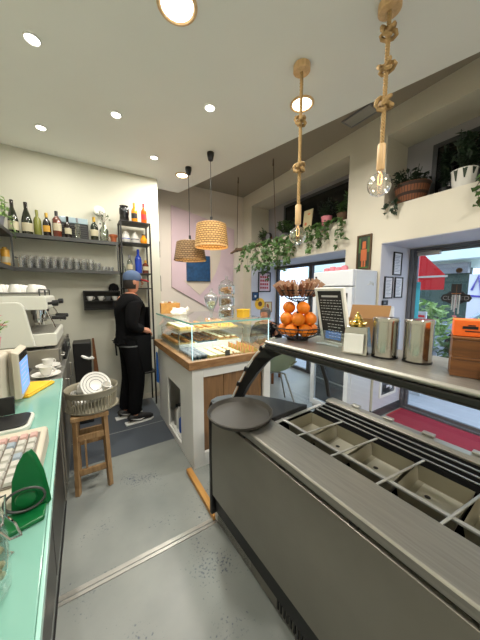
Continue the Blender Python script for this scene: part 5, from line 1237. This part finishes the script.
# napkin dispenser, golden call bell, cardboard box
t = thing('napkin_dispenser', 'chrome table napkin dispenser with white napkins in its front', 'napkin dispenser')
b = MB(); 
b.hexa([(-.05, -.039, 0), (.05, -.039, 0), (.05, .045, 0), (-.05, .045, 0), (-.042, -.018, .111), (.042, -.018, .111), (.042, .02, .111), (-.042, .02, .111)]); b.build('body', 'steel_bright', t, bevel=.003)
b = MB(); b.hexa([(-.036, -.0495, .01), (.036, -.0495, .01), (.036, -.0455, .01), (-.036, -.0455, .01), (-.036, -.0465, .085), (.036, -.0465, .085), (.036, -.0425, .085), (-.036, -.0425, .085)]); b.build('napkins', 'white', t, smooth=False, bevel=.001)
place(t, (.94, .61, ZC), (0, 0, -1.25))
t = thing('golden_ornament', 'small golden tiered ornament standing on top of the napkin dispenser', 'ornament')
b = MB(); b.lathe([(0, 0), (.030, 0), (.032, .008), (.024, .012), (.026, .020), (.019, .024), (.020, .031), (.013, .034), (.013, .042), (.005, .046), (.006, .053), (0, .057)], n=20); b.build('body', 'gold', t); b = MB()
for k in range(8): a = k * PI / 4; b.ball((.03 * math.cos(a), .03 * math.sin(a), .010), .0055, 7, 5)
b.build('beads', 'gold', t); place(t, (.94, .61, ZC + .1125))
t = thing('cardboard_box', 'open tan cardboard box with a raised flap behind the napkin dispenser', 'box')
b = MB(); b.box(-.09, .09, -.06, -.057, 0, .12); b.box(-.09, .09, .057, .06, 0, .12); b.box(-.09, -.087, -.057, .057, 0, .12); b.box(.087, .09, -.057, .057, 0, .12); b.box(-.087, .087, -.057, .057, 0, .003); b.build('carton', 'cardboard', t, smooth=False)
b = MB(); b.hexa([(-.09, .0575, .1205), (.09, .0575, .1205), (.09, .0605, .1205), (-.09, .0605, .1205), (-.09, .085, .185), (.09, .085, .185), (.09, .088, .185), (-.09, .088, .185)]); b.build('flap', 'cardboard', t, smooth=False)
place(t, (1.085, .62, ZC), (0, 0, -1.35)); t.location = (1.125, .70, ZC)
# two steel canisters
t = thing('steel_canister', 'left of two polished steel canisters on the counter shelf', 'canister', 'steel canisters')
b = MB(); b.lathe([(0, 0), (.041, 0), (.044, .003), (.044, .138), (.0, .138)], n=32); b.build('body', 'steel_bright', t)
b = MB(); b.lathe([(.0, .1385), (.0452, .1385), (.0452, .150), (.043, .153), (0, .154)], n=32); b.build('lid', 'steel_bright', t)
b = MB(); b.lathe([(.0415, 0), (.0455, 0), (.0455, .006), (.0442, .006)], n=32); b.build('base_band', 'black', t)
place(t, (.975, .515, ZC)); t2 = dup(t, (1.005, .415, ZC), (0, 0, 1)); t2['label'] = 'right of two polished steel canisters on the counter shelf, nearer the wooden boxes'
# stack of small wooden boxes with an orange carton and a blue one
def wbox(label, x, y, z):
    t = thing('wooden_box', label, 'box', 'wooden boxes on the counter shelf')
    b = MB(); b.box(-.05, .05, -.047, .047, 0, .050); b.build('case', 'wood_box', t, smooth=False, bevel=.002); b = MB(); b.box(-.051, .051, -.048, .048, .0505, .059); b.build('lid', 'wood_box', t, smooth=False, bevel=.002)
    place(t, (x, y, z), (0, 0, -1.2)); return t
wbox('lower left wooden box of the stack on the counter shelf', .985, .262, ZC); wbox('upper left wooden box of the stack, under the orange carton', .985, .262, ZC + .0595)
wbox('lower right wooden box of the stack, cut by the photo edge', .948, .150, ZC); wbox('upper right wooden box of the stack, beside the blue carton', .948, .150, ZC + .0595)
t = thing('orange_carton', 'bright orange carton with black print on top of the wooden boxes', 'carton')
b = MB(); b.box(-.042, .042, -.035, .035, 0, .048); b.build('body', 'orange_card', t, smooth=False, bevel=.002); b = MB(); b.box(-.022, .012, -.0362, -.0352, .022, .030); b.box(-.010, .006, -.0362, -.0352, .031, .034); b.box(-.016, .016, -.0362, -.0352, .014, .017); b.build('print', 'ink', t, smooth=False); place(t, (.985, .270, ZC + .1195), (0, 0, -1.2))
t = thing('blue_carton', 'small blue carton lying on the right-hand wooden box', 'carton'); b = MB(); b.box(-.03, .03, -.035, .035, 0, .03); b.build('body', 'blue', t, smooth=False, bevel=.002); b = MB(); b.box(-.031, .031, -.012, .012, .0303, .0312); b.build('band', 'white', t, smooth=False); place(t, (.952, .165, ZC + .1195), (0, 0, -1.2))

# ================================================================== PENDANT LAMPS
def knot(b, c, s, seed):
    rnd = random.Random(seed); P = []
    for i in range(26):
        a = i * 2 * PI / 26 * 2
        P.append(V(c) + V(((.5 + .32 * math.cos(1.5 * a)) * math.cos(a), (.5 + .32 * math.cos(1.5 * a)) * math.sin(a) * .75, .75 * math.sin(1.5 * a))) * s)
    M3 = Euler((rnd.uniform(.6, 1.4), rnd.uniform(-.5, .5), rnd.uniform(0, 3))).to_matrix(); P = [V(c) + M3 @ (p - V(c)) for p in P]
    b.tube(P, .0105, 8, closed=True)
def rope_pendant(label, x, y, ks, zs, bulb):
    t = thing('rope_pendant_lamp', label, 'pendant lamp')
    b = MB(); b.lathe([(0, 2.9995), (.056, 2.9995), (.056, 2.965), (.05, 2.96), (0, 2.96)], (x, y, 0), 28); b.build('ceiling_cap', 'wood_light', t)
    b = MB()
    for k in range(3):      # three twisted strands
        n = 90; b.tube([(x + .0058 * math.cos(i * .95 + k * 2.094), y + .0058 * math.sin(i * .95 + k * 2.094), 2.959 - (2.959 - zs) * i / (n - 1)) for i in range(n)], .0066, 6)
    b.build('rope', 'rope', t)
    for i, (kz, s) in enumerate(ks): b = MB(); knot(b, (x, y, kz), s, i + int(x * 100)); b.build('knot', 'rope', t)
    b = MB(); b.lathe([(0, zs), (.019, zs), (.021, zs - .006), (.021, zs - .128), (.017, zs - .134), (0, zs - .134)], (x, y, 0), 20); b.build('socket', 'wood_light', t)
    zb = zs - .135; R = bulb
    b = MB(); b.lathe([(.014, zb), (.016, zb - .012), (.03, zb - .022)] + [(R * math.sin(a), zb - .022 - R * .88 + R * math.cos(a)) for a in [.62 + i * (PI - .62) / 12 for i in range(13)]], (x, y, 0), 28); bu = b.build('bulb', 'bulb_glass', t)
    b = MB()
    for k in range(4): a = k * PI / 2; b.tube([(x, y, zb - .005), (x + .012 * math.cos(a), y + .012 * math.sin(a), zb - .03), (x + .012 * math.cos(a), y + .012 * math.sin(a), zb - .07), (x, y, zb - .078)], .0016, 5)
    b.build('filament', 'filament', bu)
    settle(t, (x, y, 2.9995))
rope_pendant('knotted rope pendant with clear globe bulb, the farther one, before the hanging branch', 1.32, 1.355, ((2.66, .048), (2.36, .05)), 2.11, .060)
rope_pendant('knotted rope pendant with clear globe bulb, the nearer one by the wicker basket', 1.445, .85, ((2.865, .05), (2.70, .046), (2.52, .052)), 2.31, .062)
def basket_pendant(label, x, y, zt, zb_, rt, rb, m, tone):
    t = thing('basket_pendant_lamp', label, 'pendant lamp')
    b = MB(); b.lathe([(0, 2.9995), (.038, 2.9995), (.038, 2.975), (.026, 2.92), (.006, 2.915), (0, 2.915)], (x, y, 0), 20); b.build('ceiling_cap', 'black', t)
    b = MB(); b.tube([(x, y, 2.914), (x, y, zt + .075)], .0035, 6); b.build('cord', 'black', t)
    b = MB(); b.lathe([(0, zt + .076), (.013, zt + .076), (.016, zt + .01), (0, zt + .01)], (x, y, 0), 14); b.build('socket', 'black', t)
    b = MB(); h = zt - zb_; b.lathe([(.016, zt + .004), (rt * .8, zt + .004), (rt * .97, zt - .008), (rt, zt - .03), (rb, zb_), (rb - .006, zb_), (rt - .006, zt - .03), (rt * .9, zt - .012), (.016, zt - .004)], n=44)
    sh = b.build('shade', m, t); 
    for v in sh.data.vertices: v.co.z -= zt
    sh.location = (x, y, zt)
    b = MB(); b.tube([(x + (rb - .003) * math.cos(a), y + (rb - .003) * math.sin(a), zb_) for a in [i * 2 * PI / 40 for i in range(40)]], .007, 6, closed=True); b.build('rim_binding', 'wood_light' if tone else 'weave_dark', t)
    b = MB(); b.ball((x, y, zt - .06), .03, 14, 10); b.build('bulb', 'lamp_warm', t)
    l = bpy.data.lights.new('basket_bulb', 'POINT'); l.energy = 4; l.color = (1, .8, .5); l.shadow_soft_size = .035; lo = bpy.data.objects.new('basket_bulb', l); C.objects.link(lo); lo.location = (x, y, zt - .11)
    return t
basket_pendant('bright tan woven basket pendant lamp, the nearer and higher of the two', 1.245, 2.63, 2.255, 2.005, .168, .188, 'weave', 1)
basket_pendant('greyer woven basket pendant lamp hanging lower behind the bright tan one', 1.155, 3.07, 2.125, 1.90, .168, .20, 'weave_dark', 0)

# ================================================================== HANGING BRANCH WITH IVY
t = thing('hanging_branch', 'driftwood branch hung level on two thin ropes below the planted niche', 'branch')
random.seed(12)
BR = [V((2.20, 3.86, 2.17)), V((2.22, 3.70, 2.205)), V((2.25, 3.4, 2.185)), V((2.28, 3.1, 2.205)), V((2.31, 2.8, 2.18)), V((2.34, 2.5, 2.195)), V((2.37, 2.25, 2.18))]
b = MB(); b.tube(BR, [.012, .03, .024, .022, .02, .018, .008], 8); b.tube([BR[0] + V((0, .02, 0)), BR[1], BR[1] + V((-.03, .12, -.05))], [.012, .026, .01], 7); b.build('branch', 'twig', t)
for p, top in ((BR[1], (2.245, 3.70, 3.365)), (BR[4], (2.37, 2.95, 3.365))):
    b = MB(); b.tube([top, (p[0], p[1], p[2] + .035)], .005, 6); b.tube([(p[0] + .032 * math.cos(a), p[1], p[2] + .034 * math.sin(a)) for a in [i * 2 * PI / 14 for i in range(14)]], .005, 6, closed=True); r = b.build('hanging_rope', 'twig', t)
    b = MB(); b.tube([top, (top[0], top[1], top[2] - .09)], [.008, .012], 6); b.build('rope_end', 'twig', r)
settle(t, (2.25, 3.1, 2.2))
def ivy(name, label, starts, seed, drop, m='leaf', n_leaf=12, L=.055, spread=.18, cat='ivy plant', dirs=(0, 0)):
    random.seed(seed); t = thing(name, label, cat); st, lf = MB(), MB()
    for s in starts:
        p = V(s); P = [p.copy()]; D = random.uniform(drop * .45, drop); n = 7
        sx, sy = random.uniform(-spread, spread) * .4 + dirs[0], random.uniform(-spread, spread) + dirs[1]
        for i in range(1, n): P.append(V(s) + V((sx * i / n, sy * i / n + random.uniform(-.02, .02), -D * (i / n) ** 1.2 + .02 * math.sin(i))))
        st.tube(P, .0022, 5)
        for i in range(n_leaf):
            f = random.random() * (n - 1.01); q = P[int(f)].lerp(P[int(f) + 1], f % 1); lf.leaf(q, (random.uniform(-1, .3), random.uniform(-1, 1), random.uniform(-1, .2)), (-.6, -.3, .7), L * random.uniform(.6, 1.2), L * random.uniform(.6, .9))
    st.build('stems', 'twig', t); lf.build('leaves', m, t, smooth=False); return t
t = ivy('hanging_ivy', 'green ivy vine draped along the hanging driftwood branch', [tuple(V((2.115 + .17 * f, 3.75 - 1.5 * f, 2.225))) for f in [.26 + .74 * i / 23 for i in range(24)]], 5, .55, 'leaf', 18, .07, .25, dirs=(-.09, 0)); settle(t, (2.28, 3.0, 2.2))
t = ivy('trailing_ivy', 'ivy hanging in front of the far window beside the fruit stand', [(2.60, 3.02 + i * .05, 2.30 - .02 * i) for i in range(9)], 8, .65, 'leaf', 20, .07, .18); settle(t, (2.6, 3.1, 2.2))
t = ivy('trailing_ivy', 'ivy trailing over the niche sill above the white fridge', [(2.765, 2.10 + i * .07, 2.43) for i in range(13)], 9, .48, 'leaf', 20, .07, .15, dirs=(-.05, 0)); settle(t, (2.75, 2.4, 2.4))
# pots and things on the far niche sill
ZN = 2.396
def pot_plant(name, label, x, y, z, pr, ph, pm, n, spread, h, m, seed, L=.07, band=None, lim=None):
    random.seed(seed); t = thing(name, label, 'potted plant')
    b = MB(); b.lathe([(0, 0), (pr * .72, 0), (pr * .95, ph * .9), (pr, ph), (pr * .88, ph), (pr * .8, ph * .85), (0, ph * .82)], n=22); b.build('pot', pm, t)
    if band:
        b = MB()
        for k in range(9):
            a = k * .7; l_ = ph * random.uniform(.3, .75); rr0 = lambda f: pr * (.735 + .235 * f) + .002
            b.hexa([((rr0(1)) * math.cos(a + d) * q, (rr0(1)) * math.sin(a + d) * q, ph * .97) for d, q in ((-.18, 1), (.18, 1), (.18, .98), (-.18, .98))] + [((rr0(1 - l_ / ph)) * math.cos(a + d) * q, (rr0(1 - l_ / ph)) * math.sin(a + d) * q, ph * .97 - l_) for d, q in ((-.05, 1), (.05, 1), (.05, .98), (-.05, .98))])
        b.build('glaze_drips', band, t)
    st, lf = MB(), MB()
    for i in range(n):
        a, q = random.uniform(0, 2 * PI), spread * random.random() ** .6; tp = V((q * math.cos(a) * .8, q * math.sin(a), ph + h * random.uniform(.25, 1)))
        if lim: tp.x = max(min(tp.x, 3.16 - L * 1.25 - x), 2.70 - x); tp.y = max(min(tp.y, lim[1] - L * 1.2 - y), lim[0] + L * 1.2 - y)
        st.tube([(0, 0, ph * .83), tp * .6 + V((0, 0, ph * .2)), tp], .003, 5)
        for k in range(5): lf.leaf(tp * random.uniform(.65, 1) + V((0, 0, random.uniform(-.02, .02))), (random.uniform(-1, 1), random.uniform(-1, 1), random.uniform(-.6, .6)), (0, 0, 1), L * random.uniform(.6, 1.2), L * .5)
    st.build('stems', 'leaf_dark', t); lf.build('leaves', m, t, smooth=False); place(t, (x, y, z)); return t
pot_plant('niche_plant', 'dark leafy plant in a black pot at the left end of the far niche', 2.93, 3.86, ZN + .001, .075, .10, 'black', 22, .16, .16, 'leaf', 1, lim=(3.70, 4.12))
pot_plant('niche_plant', 'bushy green plant in a grey pot behind the rope pendant in the far niche', 2.95, 3.35, ZN + .001, .075, .09, 'tile_custom', 34, .24, .24, 'leaf', 2, lim=(2.95, 3.62))
pot_plant('niche_plant', 'dark plant in a pink pot near the right of the far niche', 2.94, 2.46, ZN + .001, .075, .15, 'pink', 24, .15, .26, 'leaf_dark', 3, lim=(2.33, 2.70))
pot_plant('niche_plant', 'green plant in a low brown pot at the right end of the far niche', 2.92, 2.18, ZN + .001, .08, .12, 'twig', 26, .12, .22, 'leaf', 4, lim=(2.05, 2.33))
t = thing('picture_card', 'colourful upright picture card between the plants in the far niche', 'picture')
b = MB(); b.obox((0, 0, .165), (.012, .17, .33), (0, .12, 0)); b.build('board', 'pastry_white', t, smooth=False); b = MB()
for c, m, yy2, zz2, s in ((0, 'label_gold', .0, .20, .05),): b.ball((-.012 + .02, yy2, zz2), (.006, .05, .06), 12, 8)
b.build('yellow_shape', 'yellow', t); b = MB(); b.ball((.010, -.02, .25), (.006, .05, .03), 10, 8); b.ball((-.008, .03, .10), (.006, .035, .05), 10, 8); b.build('red_shape', 'salmon', t); place(t, (2.925, 2.80, ZN + .003))
t = thing('round_clock', 'dark round-faced table clock at the left end of the far niche sill', 'clock'); b = MB(); b.lathe([(0, -.02), (.07, -.02), (.075, 0), (.07, .02), (0, .02)], (0, 0, .08), 22, Matrix.Rotation(PI / 2, 3, 'Y')); b.build('case', 'black', t); b = MB(); b.lathe([(0, -.0205), (.055, -.0205)], (0, 0, .08), 22, Matrix.Rotation(PI / 2, 3, 'Y')); b.build('face', 'tile_custom', t, smooth=False); place(t, (2.86, 3.66, ZN + .006))
# near niche: basket, drip-glazed pot, dark foliage
ZN2 = 2.406
t = pot_plant('basket_plant', 'dark leafy plant in a ribbed brown wicker basket in the near niche', 2.945, 1.385, ZN2 + .001, .165, .185, 'weave_basket', 34, .24, .16, 'leaf_dark', 6, .07, lim=(1.21, 1.57))
t = pot_plant('glazed_pot_plant', 'dark plant in a white pot with green drip glaze in the near niche', 2.95, .965, ZN2 + .001, .10, .17, 'china', 40, .22, .34, 'leaf_dark', 7, .075, 'leaf_dark', lim=(.82, 1.075))
t = pot_plant('niche_plant', 'large dark leafy plant at the back between basket and white pot', 3.06, 1.14, ZN2 + .001, .055, .10, 'black', 40, .08, .42, 'leaf_dark', 10, .06, lim=(1.072, 1.213))
t = pot_plant('niche_plant', 'dark leafy plant at the right end of the near niche by the photo edge', 2.97, .66, ZN2 + .001, .09, .12, 'black', 36, .15, .34, 'leaf_dark', 13, .08, lim=(.5, .815))
t = ivy('trailing_ivy', 'ivy trailing from the near niche at the right edge of the photo', [(2.765, .80 - i * .05, 2.44) for i in range(5)], 19, .36, 'leaf', 12, .065, .06, dirs=(-.03, 0)); settle(t, (2.76, .7, 2.4))
t = ivy('trailing_ivy', 'few dark ivy leaves hanging below the basket in the near niche', [(2.765, 1.52 - i * .05, 2.44) for i in range(3)], 23, .16, 'leaf_dark', 8, .06, .06, dirs=(-.03, 0)); settle(t, (2.76, 1.45, 2.4))
# ================================================================== FRIDGE, WALL THINGS, DOOR SIGN
t = thing('upright_fridge', 'tall white upright fridge with a glass lower door against the right wall', 'fridge')
fx0, fx1, fy0, fy1 = 2.345, 2.785, 1.60, 2.13
b = MB(); b.box(fx0 + .05, fx1, fy0, fy1, .04, 1.735); b.build('cabinet', 'fridge', t, smooth=False, bevel=.008)
b = MB(); b.box(fx0 + .004, fx0 + .049, fy0 + .004, fy1 - .004, 1.565, 1.732); d = b.build('freezer_door', 'fridge', t, smooth=False, bevel=.008)
b = MB(); b.box(fx0 - .004, fx0 + .0035, fy1 - .06, fy1 - .035, 1.60, 1.68); b.build('handle', 'black', d, smooth=False, bevel=.002)
b = MB()
for q in ((fy0 + .004, fy0 + .055, .12, 1.55), (fy1 - .055, fy1 - .004, .12, 1.55), (fy0 + .055, fy1 - .055, .12, .18), (fy0 + .055, fy1 - .055, 1.49, 1.55)): b.box(fx0, fx0 + .049, q[0], q[1], q[2], q[3])
d = b.build('glass_door', 'fridge', t, smooth=False, bevel=.004)
b = MB(); b.box(fx0 + .015, fx0 + .022, fy0 + .056, fy1 - .056, .181, 1.489); b.build('glass_pane', 'pane_blue', d, smooth=False)
b = MB(); b.box(fx0 + .044, fx0 + .0485, fy0 + .056, fy1 - .056, .181, 1.489); b.build('interior', 'dark_frame', d, smooth=False)
b = MB()
for zz in (.45, .75, 1.05, 1.3): b.box(fx0 + .026, fx0 + .043, fy0 + .06, fy1 - .06, zz, zz + .012)
b.build('wire_shelves', 'steel', d, smooth=False)
b = MB()
for x in (fx0 + .08, fx1 - .05):
    for y in (fy0 + .05, fy1 - .05): b.cyl((x, y, .001), (x, y, .039), .02, n=10)
b.build('feet', 'black', t)
b = MB(); b.tube([(fx0 + .26, fy0 - .002, 1.575), (fx0 + .30, fy0 - .002, 1.592), (fx0 + .35, fy0 - .002, 1.585), (fx0 + .37, fy0 - .002, 1.57), (fx0 + .36, fy0 - .002, 1.605), (fx0 + .30, fy0 - .002, 1.612)], .0035, 5); b.build('tape_scrap', 'enamel', t)
settle(t, ((fx0 + fx1) / 2, (fy0 + fy1) / 2, 0))
t = thing('pink_toy_letters', 'row of rounded pink shapes lying on top of the white fridge', 'ornament')
b = MB()
for k, y in enumerate((2.07, 1.99, 1.91, 1.83)): b.lathe([(0, 0), (.035, 0), (.04, .02), (.034, .045 + .012 * (k % 2)), (0, .055 + .012 * (k % 2))], (2.52, y, 1.7365), 14)
b.build('shapes', 'pink', t); settle(t, (2.52, 1.95, 1.7365))

def wall_frame(name, label, cat, org, u, w, h, th, fm, pm, bw=.012, parts=None):
    """picture hung flat: org = bottom-left corner, u = direction along the wall, z up; the normal is u x z"""
    u = V(u).normalized(); z = V((0, 0, 1)); n = u.cross(z); o = V(org); t = thing(name, label, cat)
    P = lambda a, c, d: o + u * a + z * c + n * d
    def slab(b, a0, a1, c0, c1, d0, d1): b.hexa([P(a0, c0, d0), P(a1, c0, d0), P(a1, c0, d1), P(a0, c0, d1), P(a0, c1, d0), P(a1, c1, d0), P(a1, c1, d1), P(a0, c1, d1)])
    b = MB(); slab(b, 0, bw, 0, h, 0, th); slab(b, w - bw, w, 0, h, 0, th); slab(b, bw, w - bw, 0, bw, 0, th); slab(b, bw, w - bw, h - bw, h, 0, th); b.build('frame', fm, t, smooth=False)
    b = MB(); slab(b, bw, w - bw, bw, h - bw, 0, th * .5); b.build('sheet', pm, t, smooth=False)
    for nm, m, rects in (parts or []):
        b = MB()
        for a0, a1, c0, c1 in rects: slab(b, bw + (w - 2 * bw) * a0, bw + (w - 2 * bw) * a1, bw + (h - 2 * bw) * c0, bw + (h - 2 * bw) * c1, th * .52, th * .6)
        b.build(nm, m, t, smooth=False)
    settle(t, tuple(o)); return t
lines = [('text_lines', 'paper_ink', [(.15, .85 - .12 * (k % 3), .86 - k * .075, .885 - k * .075) for k in range(11)])]
YP = 1.5785
wall_frame('certificate_frame', 'black-framed certificate highest on the bluish wall left of the door', 'frame', (3.045, YP, 1.695), (1, 0, 0), .18, .265, .015, 'black', 'paper', .014, lines)
wall_frame('certificate_frame', 'lower left black-framed notice on the bluish wall beside the fridge', 'frame', (2.885, YP, 1.425), (1, 0, 0), .175, .25, .015, 'black', 'paper', .014, lines)
wall_frame('certificate_frame', 'lower right black-framed notice on the bluish wall next to the door frame', 'frame', (3.105, YP, 1.43), (1, 0, 0), .175, .245, .015, 'black', 'paper', .014, lines)
t = thing('wall_thermostat', 'small black control plate on the bluish wall under the notices', 'thermostat'); b = MB(); b.box(2.86, 2.97, 1.562, YP, 1.35, 1.405); b.build('plate', 'black', t, smooth=False, bevel=.003); b = MB(); b.box(2.88, 2.92, 1.5605, 1.5618, 1.365, 1.39); b.build('display', 'tile_custom', t, smooth=False); settle(t, (2.91, 1.57, 1.35))
t = thing('intercom', 'white wall intercom handset beside the glass door', 'intercom'); b = MB(); b.box(3.02, 3.09, 1.55, YP, 1.16, 1.33); b.build('base', 'white', t, smooth=False, bevel=.008); b = MB(); b.box(3.028, 3.055, 1.525, 1.5495, 1.17, 1.32); b.build('handset', 'paper', t, smooth=False, bevel=.008); settle(t, (3.05, 1.56, 1.16))
# print low on the alcove wall
random.seed(17)
wall_frame('low_print', 'white-edged black and grey print low on the alcove wall above the mat', 'picture', (2.93, YP, .23), (1, 0, 0), .36, .30, .012, 'white', 'china_grey', .03, [('dark_figure', 'ink', [(.1, .35, .1, .5), (.3, .7, .05, .3), (.45, .85, .45, .85), (.2, .45, .6, .9)]), ('pale_figure', 'paper', [(.38, .6, .32, .44), (.62, .8, .2, .42), (.5, .62, .62, .8)])])
# portrait print on the pier
wall_frame('portrait_print', 'narrow dark-framed portrait print on the pier above the fridge', 'picture', (2.796, 1.865, 1.755), (0, -1, 0), .175, .40, .02, 'twig', 'leaf_dark', .016, [('figure', 'terracotta', [(.35, .65, .62, .84), (.25, .75, .25, .6), (.32, .46, .06, .26), (.54, .68, .06, .26)]), ('green_ground', 'leaf', [(.04, .22, .5, .95), (.78, .96, .5, .95), (.1, .9, .02, .06)])])
# pictures on the side of the far window alcove and the far wall
YQ = 4.124
wall_frame('alcove_poster', 'dark-framed pink poster on the side wall of the far window alcove', 'picture', (2.965, YQ, 1.50), (1, 0, 0), .31, .40, .02, 'black', 'pink_art', .022, [('rows', 'cap_red', [(.1 + .2 * i, .24 + .2 * i, .12 + .2 * k, .24 + .2 * k) for i in range(4) for k in range(4)])])
t = thing('sunflower_picture', 'small yellow sunflower picture below the pink poster', 'picture'); b = MB(); b.lathe([(0, -.008), (.12, -.008), (.12, 0), (0, 0)], (0, 0, 0), 14, Matrix.Rotation(PI / 2, 3, 'X')); b.build('petals', 'yellow', t, smooth=False); b = MB(); b.lathe([(0, .0085), (.05, .0085)], (0, 0, 0), 14, Matrix.Rotation(PI / 2, 3, 'X')); b.build('centre', 'wood_box', t, smooth=False); place(t, (3.01, YQ - .010, 1.26))
wall_frame('small_blue_picture', 'small dark blue picture left of the sunflower', 'picture', (2.82, YQ, 1.33), (1, 0, 0), .16, .17, .012, 'ink', 'blue_art', .012, [('spot', 'chalk', [(.35, .65, .35, .65)])])
wall_frame('small_photo', 'small tan photo right of the sunflower on the alcove wall', 'picture', (3.14, YQ, 1.08), (1, 0, 0), .18, .22, .012, 'cardboard', 'pastry_white', .015, [('figure', 'terracotta', [(.35, .6, .2, .7), (.2, .5, .5, .85)])])
# big pink panel on the far wall with pale crescent and blue square canvas
YF = 4.418
t = thing('pink_wall_panel', 'large irregular pink textured wall panel on the far wall', 'wall art')
b = MB(); b.prism([(1.33, YF, 2.97), (2.57, YF, 2.72), (2.52, YF, .96), (2.10, YF, 1.14), (1.30, YF, 1.59)], (0, -.03, 0)); b.build('panel', 'pink_art', t, smooth=False, bevel=.004)
cr_o = [(2.06, 2.42), (2.24, 2.36), (2.22, 2.16), (2.12, 1.90), (1.98, 1.66), (1.80, 1.45), (1.52, 1.70)]; b = MB(); b.prism([(x, YF - .0305, z) for x, z in [(1.52, 1.70), (1.82, 1.44), (2.0, 1.62), (2.15, 1.86), (2.25, 2.12), (2.28, 2.36), (2.04, 2.36), (2.04, 1.70)]], (0, -.008, 0)); b.build('pale_crescent', 'cream_art', t, smooth=False)
b = MB(); b.prism([(x, YF - .0305, z) for x, z in [(1.555, 2.42), (1.72, 2.40), (1.72, 2.22), (1.555, 2.22)]], (0, -.008, 0)); b.build('white_square', 'white', t, smooth=False)
settle(t, (1.95, YF, 1.0))
t = thing('canvas_picture', 'square deep blue speckled canvas hanging on the pink panel', 'picture'); b = MB(); b.box(1.57, 2.02, YF - .075, YF - .0395, 1.70, 2.16); b.build('canvas', 'blue_art', t, smooth=False, bevel=.003); b = MB(); b.box(1.565, 2.025, YF - .0748, YF - .0398, 1.695, 1.6995); b.build('edge', 'ink', t, smooth=False); settle(t, (1.8, YF - .05, 1.695))

# hanging closed sign on the door, wind chime
t = thing('closed_sign', 'black ornate hanging door sign with the word CLOSED', 'sign')
sx_ = 3.40; P = [(.82 * y_, .82 * z_) for y_, z_ in [(-.165, 0), (-.14, .045), (-.10, .05), (-.075, .085), (.075, .085), (.10, .05), (.14, .045), (.165, 0), (.14, -.045), (.10, -.05), (.06, -.075), (-.06, -.075), (-.10, -.05), (-.14, -.045)]]
sy_, sz_ = 1.085, 1.435
b = MB(); b.prism([(sx_, sy_ - y, sz_ + z) for y, z in P], (.008, 0, 0)); b.prism([(sx_, sy_ - y, sz_ + z) for y, z in [(-.045, .0700), (-.045, .15), (.045, .15), (.045, .0700)]], (.008, 0, 0)); b.build('plaque', 'black', t, smooth=False)
text_mesh('lettering', 'CLOSED', .062, frame_mat((sx_ - .001, sy_, sz_ - .002), (0, -1, 0), (0, 0, 1)), 'tile_custom', t)
b = MB(); b.tube([(sx_ + .004, sy_ + .04, sz_ + .15), (sx_ + .004, sy_, sz_ + .29), (sx_ + .004, sy_ - .04, sz_ + .15)], .002, 5); b.build('hanging_cord', 'black', t)
b = MB(); b.lathe([(0, 0), (.028, 0), (.028, .01), (.012, .02), (0, .022)], (sx_ + .036, sy_, sz_ + .295), 16, Matrix.Rotation(-PI / 2, 3, 'Y')); b.build('suction_hook', 'twig', t)
settle(t, (sx_, sy_, sz_))
t = thing('wind_chime', 'grey tube wind chime hanging in front of the closed sign', 'wind chime')
b = MB()
for k in range(4): a = k * PI / 2; b.cyl((.028 * math.cos(a), .028 * math.sin(a), -.17 - .02 * k), (.028 * math.cos(a), .028 * math.sin(a), -.03), .007, n=8)
b.build('tubes', 'steel', t); b = MB(); b.lathe([(0, -.02), (.04, -.02), (.04, -.012), (0, -.012)], n=16); b.tube([(0, 0, -.012), (0, 0, .08)], .0015, 5); b.build('top_disc', 'wood_box', t); b = MB(); b.tube([(0, 0, -.02), (0, 0, -.25)], .001, 4); b.lathe([(0, -.26), (.018, -.26), (.018, -.25), (0, -.25)], n=10); b.build('clapper', 'pink', t); place(t, (3.33, 1.06, 1.50))
b = MB(); b.tube([(0, 0, .08), (.07, .03, .22)], .0012, 4); b.build('line', 'black', t)
# sage shell chair on the customer side
t = thing('shell_chair', 'pale sage moulded shell chair on thin metal legs beyond the counter', 'chair')
b = MB(); nU, nV = 14, 16; G = []
for i in range(nU + 1):
    u = -1 + 2 * i / nU; row = []
    for j in range(nV + 1):
        v = j / nV
        if v < .5: f = v / .5; y, z = -.22 + .36 * f, .46 - .035 * math.sin(PI * f)
        else: f = (v - .5) / .5; y, z = .14 + .10 * f + .03 * math.sin(PI * f), .46 + .40 * f
        w = .235 * (1 - .10 * v) * (1 - .45 * max(0, v - .80) / .2 * u * u); wrap = .10 * (u * u) * (math.sin(PI * min(1, v * .95)) ** 1.0)
        row.append((u * w, y - wrap * (.9 if v > .5 else 0), z + wrap * (1.1 if v <= .55 else .25)))
    G.append(row)
for i in range(nU):
    for j in range(nV): b.poly([G[i][j], G[i + 1][j], G[i + 1][j + 1], G[i][j + 1]])
bmesh.ops.remove_doubles(b.bm, verts=b.bm.verts, dist=1e-5)
s_ = b.build('shell', 'chair_sage', t); so = s_.modifiers.new('thick', 'SOLIDIFY'); so.thickness = .012
for x in (-1, 1):
    for y in (-1, 1): b = MB(); b.tube([(x * .10, y * .09, .415), (x * .21, y * .20, .002)], .010, 8); b.build('leg', 'steel', t)
b = MB(); b.tube([(-.10, -.09, .414), (.10, .09, .414)], .009, 6); b.tube([(-.10, .09, .414), (.10, -.09, .414)], .009, 6); b.build('cross_brace', 'steel', t)
place(t, (2.04, 2.47, 0), (0, 0, 2.75)); t.scale = (1.15, 1.15, 1.12)
